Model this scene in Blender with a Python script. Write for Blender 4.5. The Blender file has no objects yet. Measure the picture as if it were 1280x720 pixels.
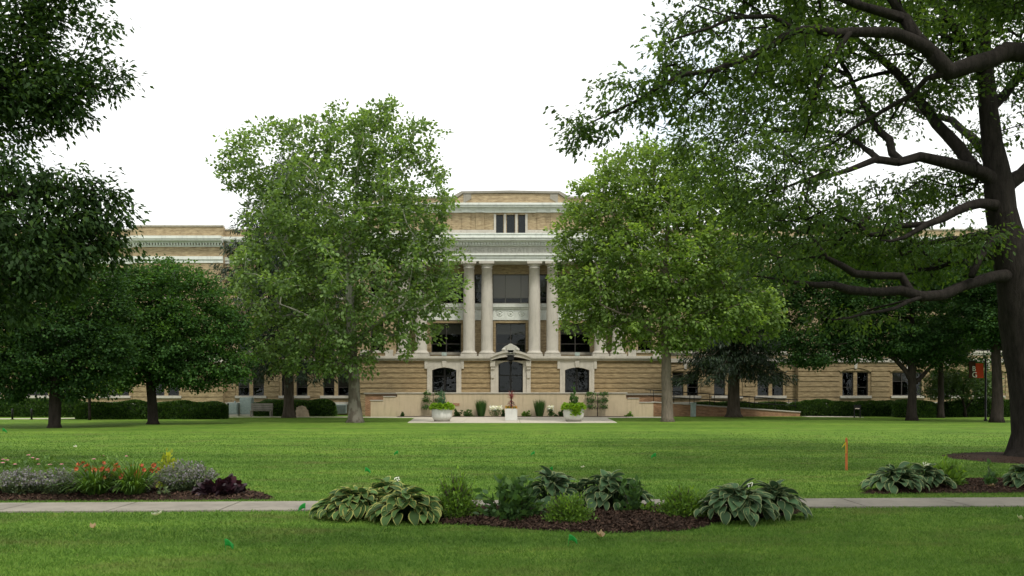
import bpy, math, random
import numpy as np
from mathutils import Vector, Matrix

R = math.radians
scene = bpy.context.scene
col = scene.collection

# ---------------------------------------------------------------- camera, sky, sun, exposure
F, HZ, EYE = 1120.0, 493.0, 1.6          # focal length in photo pixels, horizon row, eye height
cam_d = bpy.data.cameras.new('camera')
cam = bpy.data.objects.new('camera', cam_d); col.objects.link(cam)
cam.location = (0, 0, EYE); cam.rotation_euler = (R(90), 0, 0)
cam_d.sensor_width = 36; cam_d.lens = 36 * F / 1280.0
cam_d.shift_y = (HZ - 360) / 1280.0
cam_d.clip_start = 0.1; cam_d.clip_end = 3000
scene.camera = cam

SUN_EL, SUN_AZ = R(58), R(152)            # azimuth clockwise from +Y (north)
SKY = 0.112
world = bpy.data.worlds.new('World'); scene.world = world; world.use_nodes = True
wn, wl = world.node_tree.nodes, world.node_tree.links
bg = wn['Background']; bg.inputs['Strength'].default_value = SKY
skyt = wn.new('ShaderNodeTexSky'); skyt.sky_type = 'NISHITA'; skyt.sun_disc = False
skyt.sun_elevation = SUN_EL; skyt.sun_rotation = SUN_AZ; skyt.air_density = 1.0; skyt.dust_density = 2.0
tc = wn.new('ShaderNodeTexCoord')
nz = wn.new('ShaderNodeTexNoise'); nz.inputs['Scale'].default_value = 5.0; nz.inputs['Detail'].default_value = 5
ramp = wn.new('ShaderNodeValToRGB')
ramp.color_ramp.elements[0].position = 0.25; ramp.color_ramp.elements[0].color = (0.55, 0.55, 0.55, 1)
ramp.color_ramp.elements[1].position = 0.34; ramp.color_ramp.elements[1].color = (1, 1, 1, 1)
mixn = wn.new('ShaderNodeMixRGB'); mixn.inputs['Color2'].default_value = (9.6, 9.8, 9.7, 1)
wl.new(tc.outputs['Generated'], nz.inputs['Vector']); wl.new(nz.outputs['Fac'], ramp.inputs['Fac'])
wl.new(ramp.outputs['Color'], mixn.inputs['Fac']); wl.new(skyt.outputs['Color'], mixn.inputs['Color1'])
# one small break in the cloud, high on the right
dt = wn.new('ShaderNodeVectorMath'); dt.operation = 'DOT_PRODUCT'; gd = Vector((250, 1120, 365)).normalized(); dt.inputs[1].default_value = gd
wl.new(tc.outputs['Generated'], dt.inputs[0])
mr = wn.new('ShaderNodeMapRange'); mr.inputs['From Min'].default_value = .992; mr.inputs['From Max'].default_value = .9995; mr.inputs['To Min'].default_value = 0; mr.inputs['To Max'].default_value = .6
wl.new(dt.outputs['Value'], mr.inputs['Value'])
nz2 = wn.new('ShaderNodeTexNoise'); nz2.inputs['Scale'].default_value = 14; nz2.inputs['Detail'].default_value = 6; wl.new(tc.outputs['Generated'], nz2.inputs['Vector'])
ml = wn.new('ShaderNodeMath'); ml.operation = 'MULTIPLY'; wl.new(mr.outputs[0], ml.inputs[0]); wl.new(nz2.outputs['Fac'], ml.inputs[1])
gap = wn.new('ShaderNodeMixRGB'); wl.new(ml.outputs[0], gap.inputs['Fac']); wl.new(mixn.outputs['Color'], gap.inputs['Color1']); gap.inputs['Color2'].default_value = (3.2, 5.6, 8.0, 1)
wl.new(gap.outputs['Color'], bg.inputs['Color'])

sun_d = bpy.data.lights.new('sun', 'SUN'); sun_d.energy = 2.1; sun_d.angle = R(10); sun_d.color = (1, 0.95, 0.86)
sun = bpy.data.objects.new('sun', sun_d); col.objects.link(sun)
to_sun = Vector((math.sin(SUN_AZ) * math.cos(SUN_EL), math.cos(SUN_AZ) * math.cos(SUN_EL), math.sin(SUN_EL)))
sun.rotation_euler = to_sun.to_track_quat('Z', 'Y').to_euler()
sun.location = (0, 0, 60)

scene.view_settings.view_transform = 'Standard'; scene.view_settings.look = 'None'
scene.view_settings.gamma = 1; scene.view_settings.use_curve_mapping = False
scene.view_settings.exposure = 0.36
scene.render.engine = 'CYCLES'
scene.cycles.max_bounces = 6; scene.cycles.diffuse_bounces = 4; scene.cycles.transmission_bounces = 3
scene.cycles.transparent_max_bounces = 6; scene.cycles.caustics_reflective = False; scene.cycles.caustics_refractive = False
scene.cycles.use_denoising = True; scene.cycles.denoiser = 'OPENIMAGEDENOISE'; scene.cycles.denoising_input_passes = 'RGB_ALBEDO_NORMAL'

# ---------------------------------------------------------------- helpers
def W(px, py, Y): return np.array(((px - 640) / F * Y, Y, EYE + (HZ - py) / F * Y))
def G(px, py):
    Y = EYE * F / (py - HZ)
    return np.array(((px - 640) / F * Y, Y))

def tag(o, label=None, cat=None, group=None, kind=None):
    if label: o['label'] = label
    if cat: o['category'] = cat
    if group: o['group'] = group
    if kind: o['kind'] = kind
    return o

def empty(name, loc, label=None, cat=None, group=None):
    o = bpy.data.objects.new(name, None); col.objects.link(o)
    o.location = loc; o.empty_display_size = 0.3
    return tag(o, label, cat, group)

def link(name, me, parent=None, loc=None):
    o = bpy.data.objects.new(name, me); col.objects.link(o)
    if parent is not None: o.parent = parent
    if loc is not None: o.location = loc
    return o

def arrmesh(name, verts, faces, m, attrs=None, smooth=False):
    """faces: list of (M,k) integer arrays"""
    me = bpy.data.meshes.new(name)
    verts = np.asarray(verts, np.float32)
    if not isinstance(faces, list): faces = [faces]
    faces = [np.asarray(f, np.int32) for f in faces if len(f)]
    me.vertices.add(len(verts)); me.vertices.foreach_set('co', verts.ravel())
    loops = np.concatenate([f.ravel() for f in faces])
    tot = np.concatenate([np.full(len(f), f.shape[1], np.int32) for f in faces])
    start = np.concatenate(([0], np.cumsum(tot)[:-1])).astype(np.int32)
    me.loops.add(len(loops)); me.loops.foreach_set('vertex_index', loops)
    me.polygons.add(len(tot)); me.polygons.foreach_set('loop_start', start)
    me.update(calc_edges=True)
    if smooth: me.polygons.foreach_set('use_smooth', np.ones(len(tot), bool))
    for k, v in (attrs or {}).items():
        a = me.attributes.new(k, 'FLOAT', 'POINT'); a.data.foreach_set('value', np.asarray(v, np.float32))
    me.materials.append(m)
    me.validate()
    return me

class MB:
    """collects shapes into one mesh"""
    def __init__(s): s.v = []; s.f = []; s.sm = []
    def add(s, vs, fs, smooth=False):
        o = len(s.v); s.v += [tuple(map(float, p)) for p in vs]
        for f in fs: s.f.append(tuple(i + o for i in f)); s.sm.append(smooth)
        return s
    def box(s, x0, x1, y0, y1, z0, z1):
        return s.add([(x0,y0,z0),(x1,y0,z0),(x1,y1,z0),(x0,y1,z0),(x0,y0,z1),(x1,y0,z1),(x1,y1,z1),(x0,y1,z1)],
                     [(0,3,2,1),(4,5,6,7),(0,1,5,4),(1,2,6,5),(2,3,7,6),(3,0,4,7)])
    def prism(s, pts, y0, y1):
        """polygon in x,z extruded along y"""
        n = len(pts)
        vs = [(x, y0, z) for x, z in pts] + [(x, y1, z) for x, z in pts]
        return s.add(vs, [tuple(range(n)), tuple(range(2*n-1, n-1, -1))] + [(i, i+n, (i+1) % n + n, (i+1) % n) for i in range(n)])
    def zprism(s, pts, z0, z1):
        n = len(pts)
        vs = [(x, y, z0) for x, y in pts] + [(x, y, z1) for x, y in pts]
        return s.add(vs, [tuple(range(n-1, -1, -1)), tuple(range(n, 2*n))] + [(i, (i+1) % n, (i+1) % n + n, i+n) for i in range(n)])
    def strip(s, inner, outer, y0, y1):
        """band between two x,z paths, extruded along y"""
        n = len(inner)
        for i in range(n - 1):
            q = [inner[i], inner[i+1], outer[i+1], outer[i]]
            vs = [(x, y0, z) for x, z in q] + [(x, y1, z) for x, z in q]
            fs = [(0,1,2,3), (0,4,5,1), (3,2,6,7), (7,6,5,4)]
            if i == 0: fs.append((0,3,7,4))
            if i == n - 2: fs.append((1,5,6,2))
            s.add(vs, fs)
        return s
    def lathe(s, prof, cx, cy, n=24, cap=True):
        vs = []; fs = []
        for r, z in prof:
            for i in range(n):
                a = 2*math.pi*i/n; vs.append((cx + r*math.cos(a), cy + r*math.sin(a), z))
        for j in range(len(prof)-1):
            for i in range(n):
                k = (i+1) % n; fs.append((j*n+i, j*n+k, (j+1)*n+k, (j+1)*n+i))
        s.add(vs, fs, True)
        if cap:
            o = len(s.v) - len(vs)
            s.f.append(tuple(o + (len(prof)-1)*n + i for i in range(n))); s.sm.append(False)
            s.f.append(tuple(o + n-1-i for i in range(n))); s.sm.append(False)
        return s
    def tube(s, pts, rad, n=8):
        pts = [Vector(p) for p in pts]
        if not hasattr(rad, '__len__'): rad = [rad]*len(pts)
        vs = []; fs = []; ref = None
        for i, p in enumerate(pts):
            d = (pts[min(i+1, len(pts)-1)] - pts[max(i-1, 0)]).normalized()
            if ref is None: ref = Vector((1,0,0)) if abs(d.x) < .8 else Vector((0,1,0))
            u = (ref - d*ref.dot(d)).normalized(); v = d.cross(u); ref = u
            for k in range(n):
                a = 2*math.pi*k/n; vs.append(p + (u*math.cos(a) + v*math.sin(a))*rad[i])
        for j in range(len(pts)-1):
            for k in range(n):
                q = (k+1) % n; fs.append((j*n+k, j*n+q, (j+1)*n+q, (j+1)*n+k))
        fs.append(tuple(range(n-1, -1, -1))); fs.append(tuple((len(pts)-1)*n + k for k in range(n)))
        return s.add(vs, fs, True)
    def wall(s, x0, x1, z0, z1, y, ops=(), rev=0.3):
        """sheet wall facing -y with rectangular openings and reveals"""
        xs = sorted(set([x0, x1] + [v for o in ops for v in o[:2] if x0 < v < x1]))
        zs = sorted(set([z0, z1] + [v for o in ops for v in o[2:4] if z0 < v < z1]))
        for i in range(len(xs)-1):
            for j in range(len(zs)-1):
                cx, cz = (xs[i]+xs[i+1])/2, (zs[j]+zs[j+1])/2
                if any(o[0] < cx < o[1] and o[2] < cz < o[3] for o in ops): continue
                s.add([(xs[i],y,zs[j]),(xs[i+1],y,zs[j]),(xs[i+1],y,zs[j+1]),(xs[i],y,zs[j+1])], [(0,1,2,3)])
        for a, b, c, d in [o[:4] for o in ops]:
            e = y + rev
            s.add([(a,y,c),(a,e,c),(a,e,d),(a,y,d)], [(0,1,2,3)]); s.add([(b,y,c),(b,y,d),(b,e,d),(b,e,c)], [(0,1,2,3)])
            s.add([(a,y,d),(a,e,d),(b,e,d),(b,y,d)], [(0,1,2,3)]); s.add([(a,y,c),(b,y,c),(b,e,c),(a,e,c)], [(0,1,2,3)])
        return s
    def build(s, name, m, parent=None, loc=None, bevel=0):
        me = bpy.data.meshes.new(name); me.from_pydata(s.v, [], s.f); me.update()
        me.polygons.foreach_set('use_smooth', s.sm)
        me.materials.append(m)
        o = link(name, me, parent, loc)
        if bevel:
            b = o.modifiers.new('bevel', 'BEVEL'); b.width = bevel; b.segments = 2; b.limit_method = 'ANGLE'; b.angle_limit = R(40)
        return o

# ---------------------------------------------------------------- materials
def newmat(name):
    m = bpy.data.materials.new(name); m.use_nodes = True
    nt = m.node_tree; nt.nodes.clear()
    out = nt.nodes.new('ShaderNodeOutputMaterial')
    return m, nt, nt.nodes, nt.links, out

def noise(nt, vec, scale, detail=4, rough=.55):
    n = nt.nodes.new('ShaderNodeTexNoise'); n.inputs['Scale'].default_value = scale
    n.inputs['Detail'].default_value = detail; n.inputs['Roughness'].default_value = rough
    if vec is not None: nt.links.new(vec, n.inputs['Vector'])
    return n.outputs['Fac']

def ramp_(nt, fac, stops):
    r = nt.nodes.new('ShaderNodeValToRGB'); e = r.color_ramp.elements
    while len(e) < len(stops): e.new(.5)
    for i, (p, c) in enumerate(stops):
        e[i].position = p; e[i].color = tuple(c) + (1,) if len(c) == 3 else c
    nt.links.new(fac, r.inputs['Fac']); return r.outputs['Color']

def mix(nt, fac, a, b, mode='MIX'):
    n = nt.nodes.new('ShaderNodeMixRGB'); n.blend_type = mode
    for k, v in (('Fac', fac), ('Color1', a), ('Color2', b)):
        if isinstance(v, (int, float)): n.inputs[k].default_value = v
        elif isinstance(v, tuple): n.inputs[k].default_value = v + (1,) if len(v) == 3 else v
        else: nt.links.new(v, n.inputs[k])
    return n.outputs['Color']

def coords(nt, kind='Object', scale=(1,1,1)):
    t = nt.nodes.new('ShaderNodeTexCoord'); mp = nt.nodes.new('ShaderNodeMapping')
    mp.inputs['Scale'].default_value = scale
    nt.links.new(t.outputs[kind], mp.inputs['Vector']); return mp.outputs['Vector']

def pbsdf(nt, out, colr, rough=.8, bump=None, bstr=.3, bdist=.02, spec=.3, metal=0):
    p = nt.nodes.new('ShaderNodeBsdfPrincipled')
    p.inputs['Roughness'].default_value = rough; p.inputs['Specular IOR Level'].default_value = spec
    p.inputs['Metallic'].default_value = metal
    if isinstance(colr, tuple): p.inputs['Base Color'].default_value = colr + (1,)
    else: nt.links.new(colr, p.inputs['Base Color'])
    if bump is not None:
        b = nt.nodes.new('ShaderNodeBump'); b.inputs['Strength'].default_value = bstr; b.inputs['Distance'].default_value = bdist
        nt.links.new(bump, b.inputs['Height']); nt.links.new(b.outputs['Normal'], p.inputs['Normal'])
    nt.links.new(p.outputs['BSDF'], out.inputs['Surface']); return p

def plain(name, c, rough=.7, spec=.3, var=.15, scale=6, metal=0, bstr=.15, streak=False):
    m, nt, N, L, out = newmat(name)
    v = coords(nt, scale=(1,1,.25) if streak else (1,1,1))
    f = noise(nt, v, scale, 6)
    cc = ramp_(nt, f, [(.3, tuple(x*(1-var) for x in c)), (.7, tuple(min(1, x*(1+var)) for x in c))])
    pbsdf(nt, out, cc, rough, noise(nt, v, scale*8, 3), bstr, .01, spec, metal)
    return m

def brick_mat(name, c1, c2, mortar, dirt=(.2,.15,.09)):
    m, nt, N, L, out = newmat(name)
    t = N.new('ShaderNodeTexCoord'); sp = N.new('ShaderNodeSeparateXYZ'); cb = N.new('ShaderNodeCombineXYZ')
    L.new(t.outputs['Object'], sp.inputs[0])
    ad = N.new('ShaderNodeMath'); L.new(sp.outputs['X'], ad.inputs[0]); L.new(sp.outputs['Y'], ad.inputs[1])
    L.new(ad.outputs[0], cb.inputs['X']); L.new(sp.outputs['Z'], cb.inputs['Y'])
    b = N.new('ShaderNodeTexBrick'); L.new(cb.outputs[0], b.inputs['Vector'])
    b.inputs['Scale'].default_value = 1; b.inputs['Brick Width'].default_value = .21; b.inputs['Row Height'].default_value = .075
    b.inputs['Mortar Size'].default_value = .007; b.inputs['Mortar Smooth'].default_value = .2; b.inputs['Bias'].default_value = 0
    b.inputs['Color1'].default_value = c1 + (1,); b.inputs['Color2'].default_value = c2 + (1,); b.inputs['Mortar'].default_value = mortar + (1,)
    # long courses of lighter and darker brick, then weather stains
    mp = N.new('ShaderNodeMapping'); mp.inputs['Scale'].default_value = (1.6, 6.5, 1); L.new(cb.outputs[0], mp.inputs['Vector'])
    f = noise(nt, mp.outputs['Vector'], 1.2, 6, .75)
    c = mix(nt, 1.0, b.outputs['Color'], ramp_(nt, f, [(.3, (.50,.46,.42)), (.5, (.98,.97,.95)), (.7, (1.45,1.45,1.42))]), 'MULTIPLY')
    mp2 = N.new('ShaderNodeMapping'); mp2.inputs['Scale'].default_value = (.5, .12, 1); L.new(cb.outputs[0], mp2.inputs['Vector'])
    st = ramp_(nt, noise(nt, mp2.outputs['Vector'], 2.0, 7, .65), [(.52, (0,0,0)), (.75, (.5,.5,.5))])
    c = mix(nt, st, c, dirt)
    pbsdf(nt, out, c, .9, b.outputs['Fac'], -.4, .01, .15)
    return m

def stone_mat(name, c, var=.12, joint=None):
    m, nt, N, L, out = newmat(name)
    v = coords(nt)
    f = noise(nt, v, 1.3, 7, .65)
    cc = ramp_(nt, f, [(.25, tuple(x*(1-2*var) for x in c)), (.5, c), (.75, tuple(min(1, x*(1+var)) for x in c))])
    vs = coords(nt, scale=(3, 3, .35))
    st = ramp_(nt, noise(nt, vs, 1.4, 6, .7), [(.5, (0,0,0)), (.8, (.6,.6,.6))])
    cc = mix(nt, st, cc, tuple(x*.45 for x in c))
    pbsdf(nt, out, cc, .85, noise(nt, v, 22, 4), .25, .01, .2)
    return m

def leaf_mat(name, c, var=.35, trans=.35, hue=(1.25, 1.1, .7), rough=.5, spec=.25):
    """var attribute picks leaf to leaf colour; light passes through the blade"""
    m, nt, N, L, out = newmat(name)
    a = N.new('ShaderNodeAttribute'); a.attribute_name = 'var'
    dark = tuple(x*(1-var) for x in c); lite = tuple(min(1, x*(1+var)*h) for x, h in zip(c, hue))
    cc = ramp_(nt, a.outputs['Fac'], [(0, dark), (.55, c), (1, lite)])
    p = N.new('ShaderNodeBsdfPrincipled'); p.inputs['Roughness'].default_value = rough; p.inputs['Specular IOR Level'].default_value = spec
    L.new(cc, p.inputs['Base Color'])
    t = N.new('ShaderNodeBsdfTranslucent')
    L.new(mix(nt, 1, cc, (1.5, 1.5, .6), 'MULTIPLY'), t.inputs['Color'])
    ms = N.new('ShaderNodeMixShader'); ms.inputs[0].default_value = trans
    L.new(p.outputs[0], ms.inputs[1]); L.new(t.outputs[0], ms.inputs[2]); L.new(ms.outputs[0], out.inputs['Surface'])
    return m

def bark_mat(name, c1, c2, sc=6, patch=None):
    m, nt, N, L, out = newmat(name)
    v = coords(nt, scale=(1, 1, .22))
    f = noise(nt, v, sc, 8, .7)
    cc = ramp_(nt, f, [(.3, c1), (.65, c2)])
    if patch:
        vv = coords(nt, scale=(1, 1, .5))
        pf = ramp_(nt, noise(nt, vv, 3.2, 3, .5), [(.46, (0,0,0)), (.53, (1,1,1))])
        cc = mix(nt, pf, cc, patch)
        # old bark falls away up the tree and bares the pale wood
        tz = nt.nodes.new('ShaderNodeTexCoord'); sz = nt.nodes.new('ShaderNodeSeparateXYZ'); nt.links.new(tz.outputs['Object'], sz.inputs[0])
        mz = nt.nodes.new('ShaderNodeMapRange'); mz.inputs['From Min'].default_value = 3.5; mz.inputs['From Max'].default_value = 8; nt.links.new(sz.outputs['Z'], mz.inputs['Value'])
        cc = mix(nt, mz.outputs[0], cc, ramp_(nt, f, [(.3, (.26,.245,.205)), (.7, (.44,.42,.37))]))
    pbsdf(nt, out, cc, .95, noise(nt, v, sc*2.2, 6, .7), .9, .05, .1)
    return m

M = {}
M['brick'] = brick_mat('tan_brick', (.36,.278,.165), (.29,.216,.122), (.38,.33,.245))
M['brick_low'] = brick_mat('ochre_brick', (.31,.237,.135), (.265,.197,.108), (.31,.26,.175))
M['brick_red'] = brick_mat('red_brick', (.36,.19,.10), (.28,.14,.08), (.38,.30,.22))
M['stone'] = stone_mat('limestone', (.45,.425,.37))
M['stone_grey'] = stone_mat('carved_grey_stone', (.46,.45,.40), .06)
M['letter_stone'] = stone_mat('cut_letter_stone', (.33,.32,.28), .06)
M['stone_dark'] = stone_mat('weathered_stone', (.27,.25,.21))
M['trim'] = stone_mat('pale_green_trim', (.66,.68,.63), .05)
M['column'] = stone_mat('column_stone', (.45,.42,.365), .07)
M['stucco'] = stone_mat('cream_stucco', (.50,.41,.28), .05)
M['concrete'] = stone_mat('pale_concrete', (.46,.42,.35), .07)
M['paving'] = stone_mat('path_concrete', (.225,.205,.17), .18)
M['frame'] = plain('bronze_frame', (.05,.045,.04), .45)
M['frame_light'] = plain('grey_frame', (.18,.17,.15), .5)
M['roof'] = plain('roof_gravel', (.18,.17,.16), .95)
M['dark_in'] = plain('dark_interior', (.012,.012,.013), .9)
M['blind'] = plain('window_blind', (.22,.20,.175), .8, var=.1, scale=.8)
M['blind_pale'] = plain('pale_window_blind', (.66,.55,.46), .8, var=.08, scale=.5)
M['louver'] = plain('dark_louver', (.045,.047,.055), .5)
M['metal_dark'] = plain('dark_metal', (.02,.02,.02), .45, metal=.5)
M['grey_box'] = plain('grey_green_enamel', (.30,.36,.34), .5)
M['white_planter'] = stone_mat('white_planter_concrete', (.56,.56,.52), .08)
M['soil'] = plain('soil', (.05,.035,.024), .95, scale=30)
m, nt, N, L, out = newmat('window_glass'); M['glass'] = m
tb = N.new('ShaderNodeBsdfTransparent'); tb.inputs[0].default_value = (.55,.57,.56,1)
gb = N.new('ShaderNodeBsdfGlossy'); gb.inputs['Roughness'].default_value = .03; gb.inputs['Color'].default_value = (.8,.85,.85,1)
fr = N.new('ShaderNodeFresnel'); fr.inputs['IOR'].default_value = 1.45
wb = N.new('ShaderNodeBump'); wb.inputs['Strength'].default_value = .25; wb.inputs['Distance'].default_value = .05; L.new(noise(nt, coords(nt), 1.3, 2), wb.inputs['Height']); L.new(wb.outputs[0], gb.inputs['Normal'])
ms = N.new('ShaderNodeMixShader'); fm = N.new('ShaderNodeMath'); fm.operation = 'MULTIPLY'; fm.inputs[1].default_value = .85; L.new(fr.outputs[0], fm.inputs[0]); L.new(fm.outputs[0], ms.inputs[0]); L.new(tb.outputs[0], ms.inputs[1]); L.new(gb.outputs[0], ms.inputs[2])
L.new(ms.outputs[0], out.inputs['Surface'])

M['lf_syc'] = leaf_mat('sycamore_leaf', (.140,.222,.078), .42, .48, hue=(1.2,1.12,.95))
M['lf_syc2'] = leaf_mat('bright_sycamore_leaf', (.155,.240,.068), .42, .5, hue=(1.2,1.12,.85))
M['lf_maple'] = leaf_mat('maple_leaf', (.052,.118,.034), .45, .38, spec=.08)
M['lf_dark'] = leaf_mat('dark_tree_leaf', (.033,.076,.024), .45, .36, spec=.08)
M['lf_near'] = leaf_mat('near_tree_leaf', (.032,.066,.021), .5, .38, spec=.10, rough=.6)
M['lf_oak'] = leaf_mat('oak_leaf', (.054,.098,.028), .5, .50, spec=.10)
M['lf_lime'] = leaf_mat('lime_leaf', (.16,.26,.03), .3, .4)
M['needle'] = leaf_mat('spruce_needle', (.022,.042,.022), .35, .1)
M['lf_hedge'] = leaf_mat('yew_hedge_leaf', (.045,.095,.024), .5, .25)
M['lf_yew'] = leaf_mat('yew_leaf', (.115,.215,.034), .5, .3)
M['lf_peony'] = leaf_mat('dark_shrub_leaf', (.065,.135,.04), .4, .3)
M['lf_daylily'] = leaf_mat('daylily_leaf', (.075,.15,.03), .35, .3)
M['lf_grey'] = leaf_mat('catmint_leaf', (.12,.17,.085), .3, .2)
M['lf_purple'] = leaf_mat('purple_leaf', (.022,.008,.013), .5, .15, hue=(1.6,1,1.2), spec=.5)
M['lf_gold'] = leaf_mat('golden_leaf', (.25,.30,.035), .3, .4)
M['lf_chart'] = leaf_mat('chartreuse_leaf', (.19,.33,.03), .25, .4)
M['lf_willow'] = leaf_mat('soft_green_leaf', (.09,.15,.06), .3, .35)
M['lf_teal'] = leaf_mat('blue_green_leaf', (.08,.16,.10), .3, .3)
M['fl_orange'] = leaf_mat('orange_petal', (.36,.085,.035), .35, .3, hue=(1.2,1.3,1.4))
M['fl_mum'] = leaf_mat('amber_petal', (.55,.27,.03), .3, .3)
M['fl_pink'] = leaf_mat('pink_petal', (.55,.24,.28), .25, .3, hue=(1.2,1.2,1.2))
M['fl_lav'] = leaf_mat('lavender_petal', (.20,.185,.205), .3, .3, hue=(1.1,1.1,1.2))
M['fl_white'] = leaf_mat('white_petal', (.78,.78,.74), .1, .25, hue=(1,1,1))
M['lf_cord'] = leaf_mat('maroon_strap_leaf', (.22,.06,.065), .35, .25, hue=(1.2,1.2,1.2))
M['bark'] = bark_mat('brown_bark', (.035,.027,.021), (.10,.08,.063))
M['bark_dark'] = bark_mat('dark_bark', (.016,.013,.011), (.045,.036,.03), 9)
M['bark_oak'] = bark_mat('oak_bark', (.010,.0085,.0075), (.034,.029,.025), 12)
M['bark_syc'] = bark_mat('mottled_sycamore_bark', (.065,.054,.042), (.13,.11,.085), 5, (.17,.155,.125))
M['bark_tan'] = bark_mat('grey_tan_bark', (.09,.075,.058), (.20,.165,.13), 9)
# ---------------------------------------------------------------- ground
def lawn_mat(name):
    m, nt, N, L, out = newmat(name)
    v = coords(nt)
    f1 = noise(nt, v, .22, 5, .6); f2 = noise(nt, v, 1.7, 6, .65); f3 = noise(nt, coords(nt, scale=(1,1,1)), 38, 4, .7)
    c = ramp_(nt, f1, [(.3, (.078,.160,.020)), (.5, (.104,.198,.025)), (.7, (.130,.226,.031))])
    c = mix(nt, 1, c, ramp_(nt, f2, [(.3, (.60,.66,.56)), (.5, (1,1,1)), (.72, (1.35,1.2,1.15))]), 'MULTIPLY')
    c = mix(nt, 1, c, ramp_(nt, f3, [(.25, (.5,.5,.5)), (.75, (1.35,1.3,1.3))]), 'MULTIPLY')
    # dry straw patches and clippings
    c = mix(nt, 1, c, ramp_(nt, noise(nt, coords(nt, scale=(.07,.85,1)), 1.0, 5, .6), [(.36, (.78,.80,.76)), (.5, (1,1,1)), (.64, (1.22,1.15,1.12))]), 'MULTIPLY')   # mower passes
    f4 = noise(nt, coords(nt, scale=(.55,1.3,1)), .9, 6, .7)
    c = mix(nt, ramp_(nt, f4, [(.52, (0,0,0)), (.70, (.5,.5,.5))]), c, (.14,.12,.045))
    pbsdf(nt, out, c, .9, f3, .8, .04, .1); return m
M['lawn'] = lawn_mat('mown_lawn')
m, nt, N, L, out = newmat('grass_blade'); M['blade'] = m
a = N.new('ShaderNodeAttribute'); a.attribute_name = 'var'
v = coords(nt)
c = ramp_(nt, a.outputs['Fac'], [(0, (.060,.136,.017)), (.5, (.096,.196,.026)), (.88, (.135,.245,.040)), (1, (.24,.22,.10))])
c = mix(nt, 1, c, ramp_(nt, mix(nt, .5, noise(nt, v, .45, 5, .65), noise(nt, v, 2.6, 5, .7)), [(.34, (.58,.64,.54)), (.5, (1,1,1)), (.66, (1.4,1.22,1.25))]), 'MULTIPLY')
c = mix(nt, 1, c, ramp_(nt, noise(nt, coords(nt, scale=(.07,.85,1)), 1.0, 5, .6), [(.36, (.78,.80,.76)), (.5, (1,1,1)), (.64, (1.22,1.15,1.12))]), 'MULTIPLY')
f4 = noise(nt, coords(nt, scale=(.55,1.3,1)), .9, 6, .7)
c = mix(nt, ramp_(nt, f4, [(.52, (0,0,0)), (.70, (.5,.5,.5))]), c, (.17,.145,.055))
p = N.new('ShaderNodeBsdfPrincipled'); p.inputs['Roughness'].default_value = .6; p.inputs['Specular IOR Level'].default_value = .2
t = N.new('ShaderNodeBsdfTranslucent'); ms = N.new('ShaderNodeMixShader'); ms.inputs[0].default_value = .3
L.new(c, p.inputs['Base Color']); L.new(c, t.inputs['Color']); L.new(p.outputs[0], ms.inputs[1]); L.new(t.outputs[0], ms.inputs[2]); L.new(ms.outputs[0], out.inputs['Surface'])
m, nt, N, L, out = newmat('bark_mulch'); M['mulch'] = m
v = coords(nt); f = noise(nt, v, 34, 6, .75)
c = ramp_(nt, f, [(.3, (.016,.010,.007)), (.5, (.036,.022,.015)), (.72, (.075,.048,.034))])
pbsdf(nt, out, c, .95, f, 1, .05, .1)

lawn = MB().add([(-600,-60,0),(600,-60,0),(600,900,0),(-600,900,0)], [(0,1,2,3)]).build('lawn', M['lawn']); tag(lawn, kind='structure')

def path_y(x, front):            # the path drifts a little away from us to the right
    return (12.95 if front else 13.95) + .045*x - (.55 if front else .55)
pm = MB()
xs = np.arange(-34, 34.1, 1.5)
for i in range(len(xs)-1):
    a0, a1 = xs[i] + .011, xs[i+1] - .011
    pts = [(a0, path_y(a0, 1)), (a1, path_y(a1, 1)), (a1, path_y(a1, 0)), (a0, path_y(a0, 0))]
    pm.zprism(pts, -.08, .022)
tag(pm.build('footpath', M['paving']), kind='structure')

pz = MB()
pz.zprism([(-5.85, 50.2), (-2.9, 50.1), (-2.9, 60.9), (-6.55, 60.2)], -.08, .02)
pz.zprism([(-2.88, 50.1), (.45, 50.1), (.45, 60.9), (-2.88, 60.9)], -.08, .02)
pz.zprism([(.47, 50.1), (3.2, 50.1), (3.2, 60.9), (.47, 60.9)], -.08, .02)
pz.zprism([(3.22, 50.1), (5.9, 50.3), (6.4, 60.2), (3.22, 60.9)], -.08, .02)
pz.zprism([(-10.9, 61.5), (-6.4, 60.95), (6.6, 60.95), (11, 61.5), (11, 63.3), (-10.9, 63.3)], -.08, .018)
tag(pz.build('plaza', M['concrete']), kind='structure')
tag(MB().zprism([(-44, 56.0), (-29, 58.2), (-27.2, 61.0), (-28.5, 61.2), (-30.5, 59.6), (-44, 57.6)], -.08, .02).build('walkway', M['concrete']), kind='structure')
tag(MB().zprism([(20.9, 63.4), (24.5, 62.4), (24.5, 64.2), (20.9, 65.2)], -.08, .02).build('ramp_apron', M['concrete']), kind='structure')
tag(MB().zprism([(-23.5, 62.5), (-11.5, 62.2), (-11.5, 63.6), (-23.5, 64)], -.08, .02).build('side_walk', M['concrete']), kind='structure')

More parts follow.
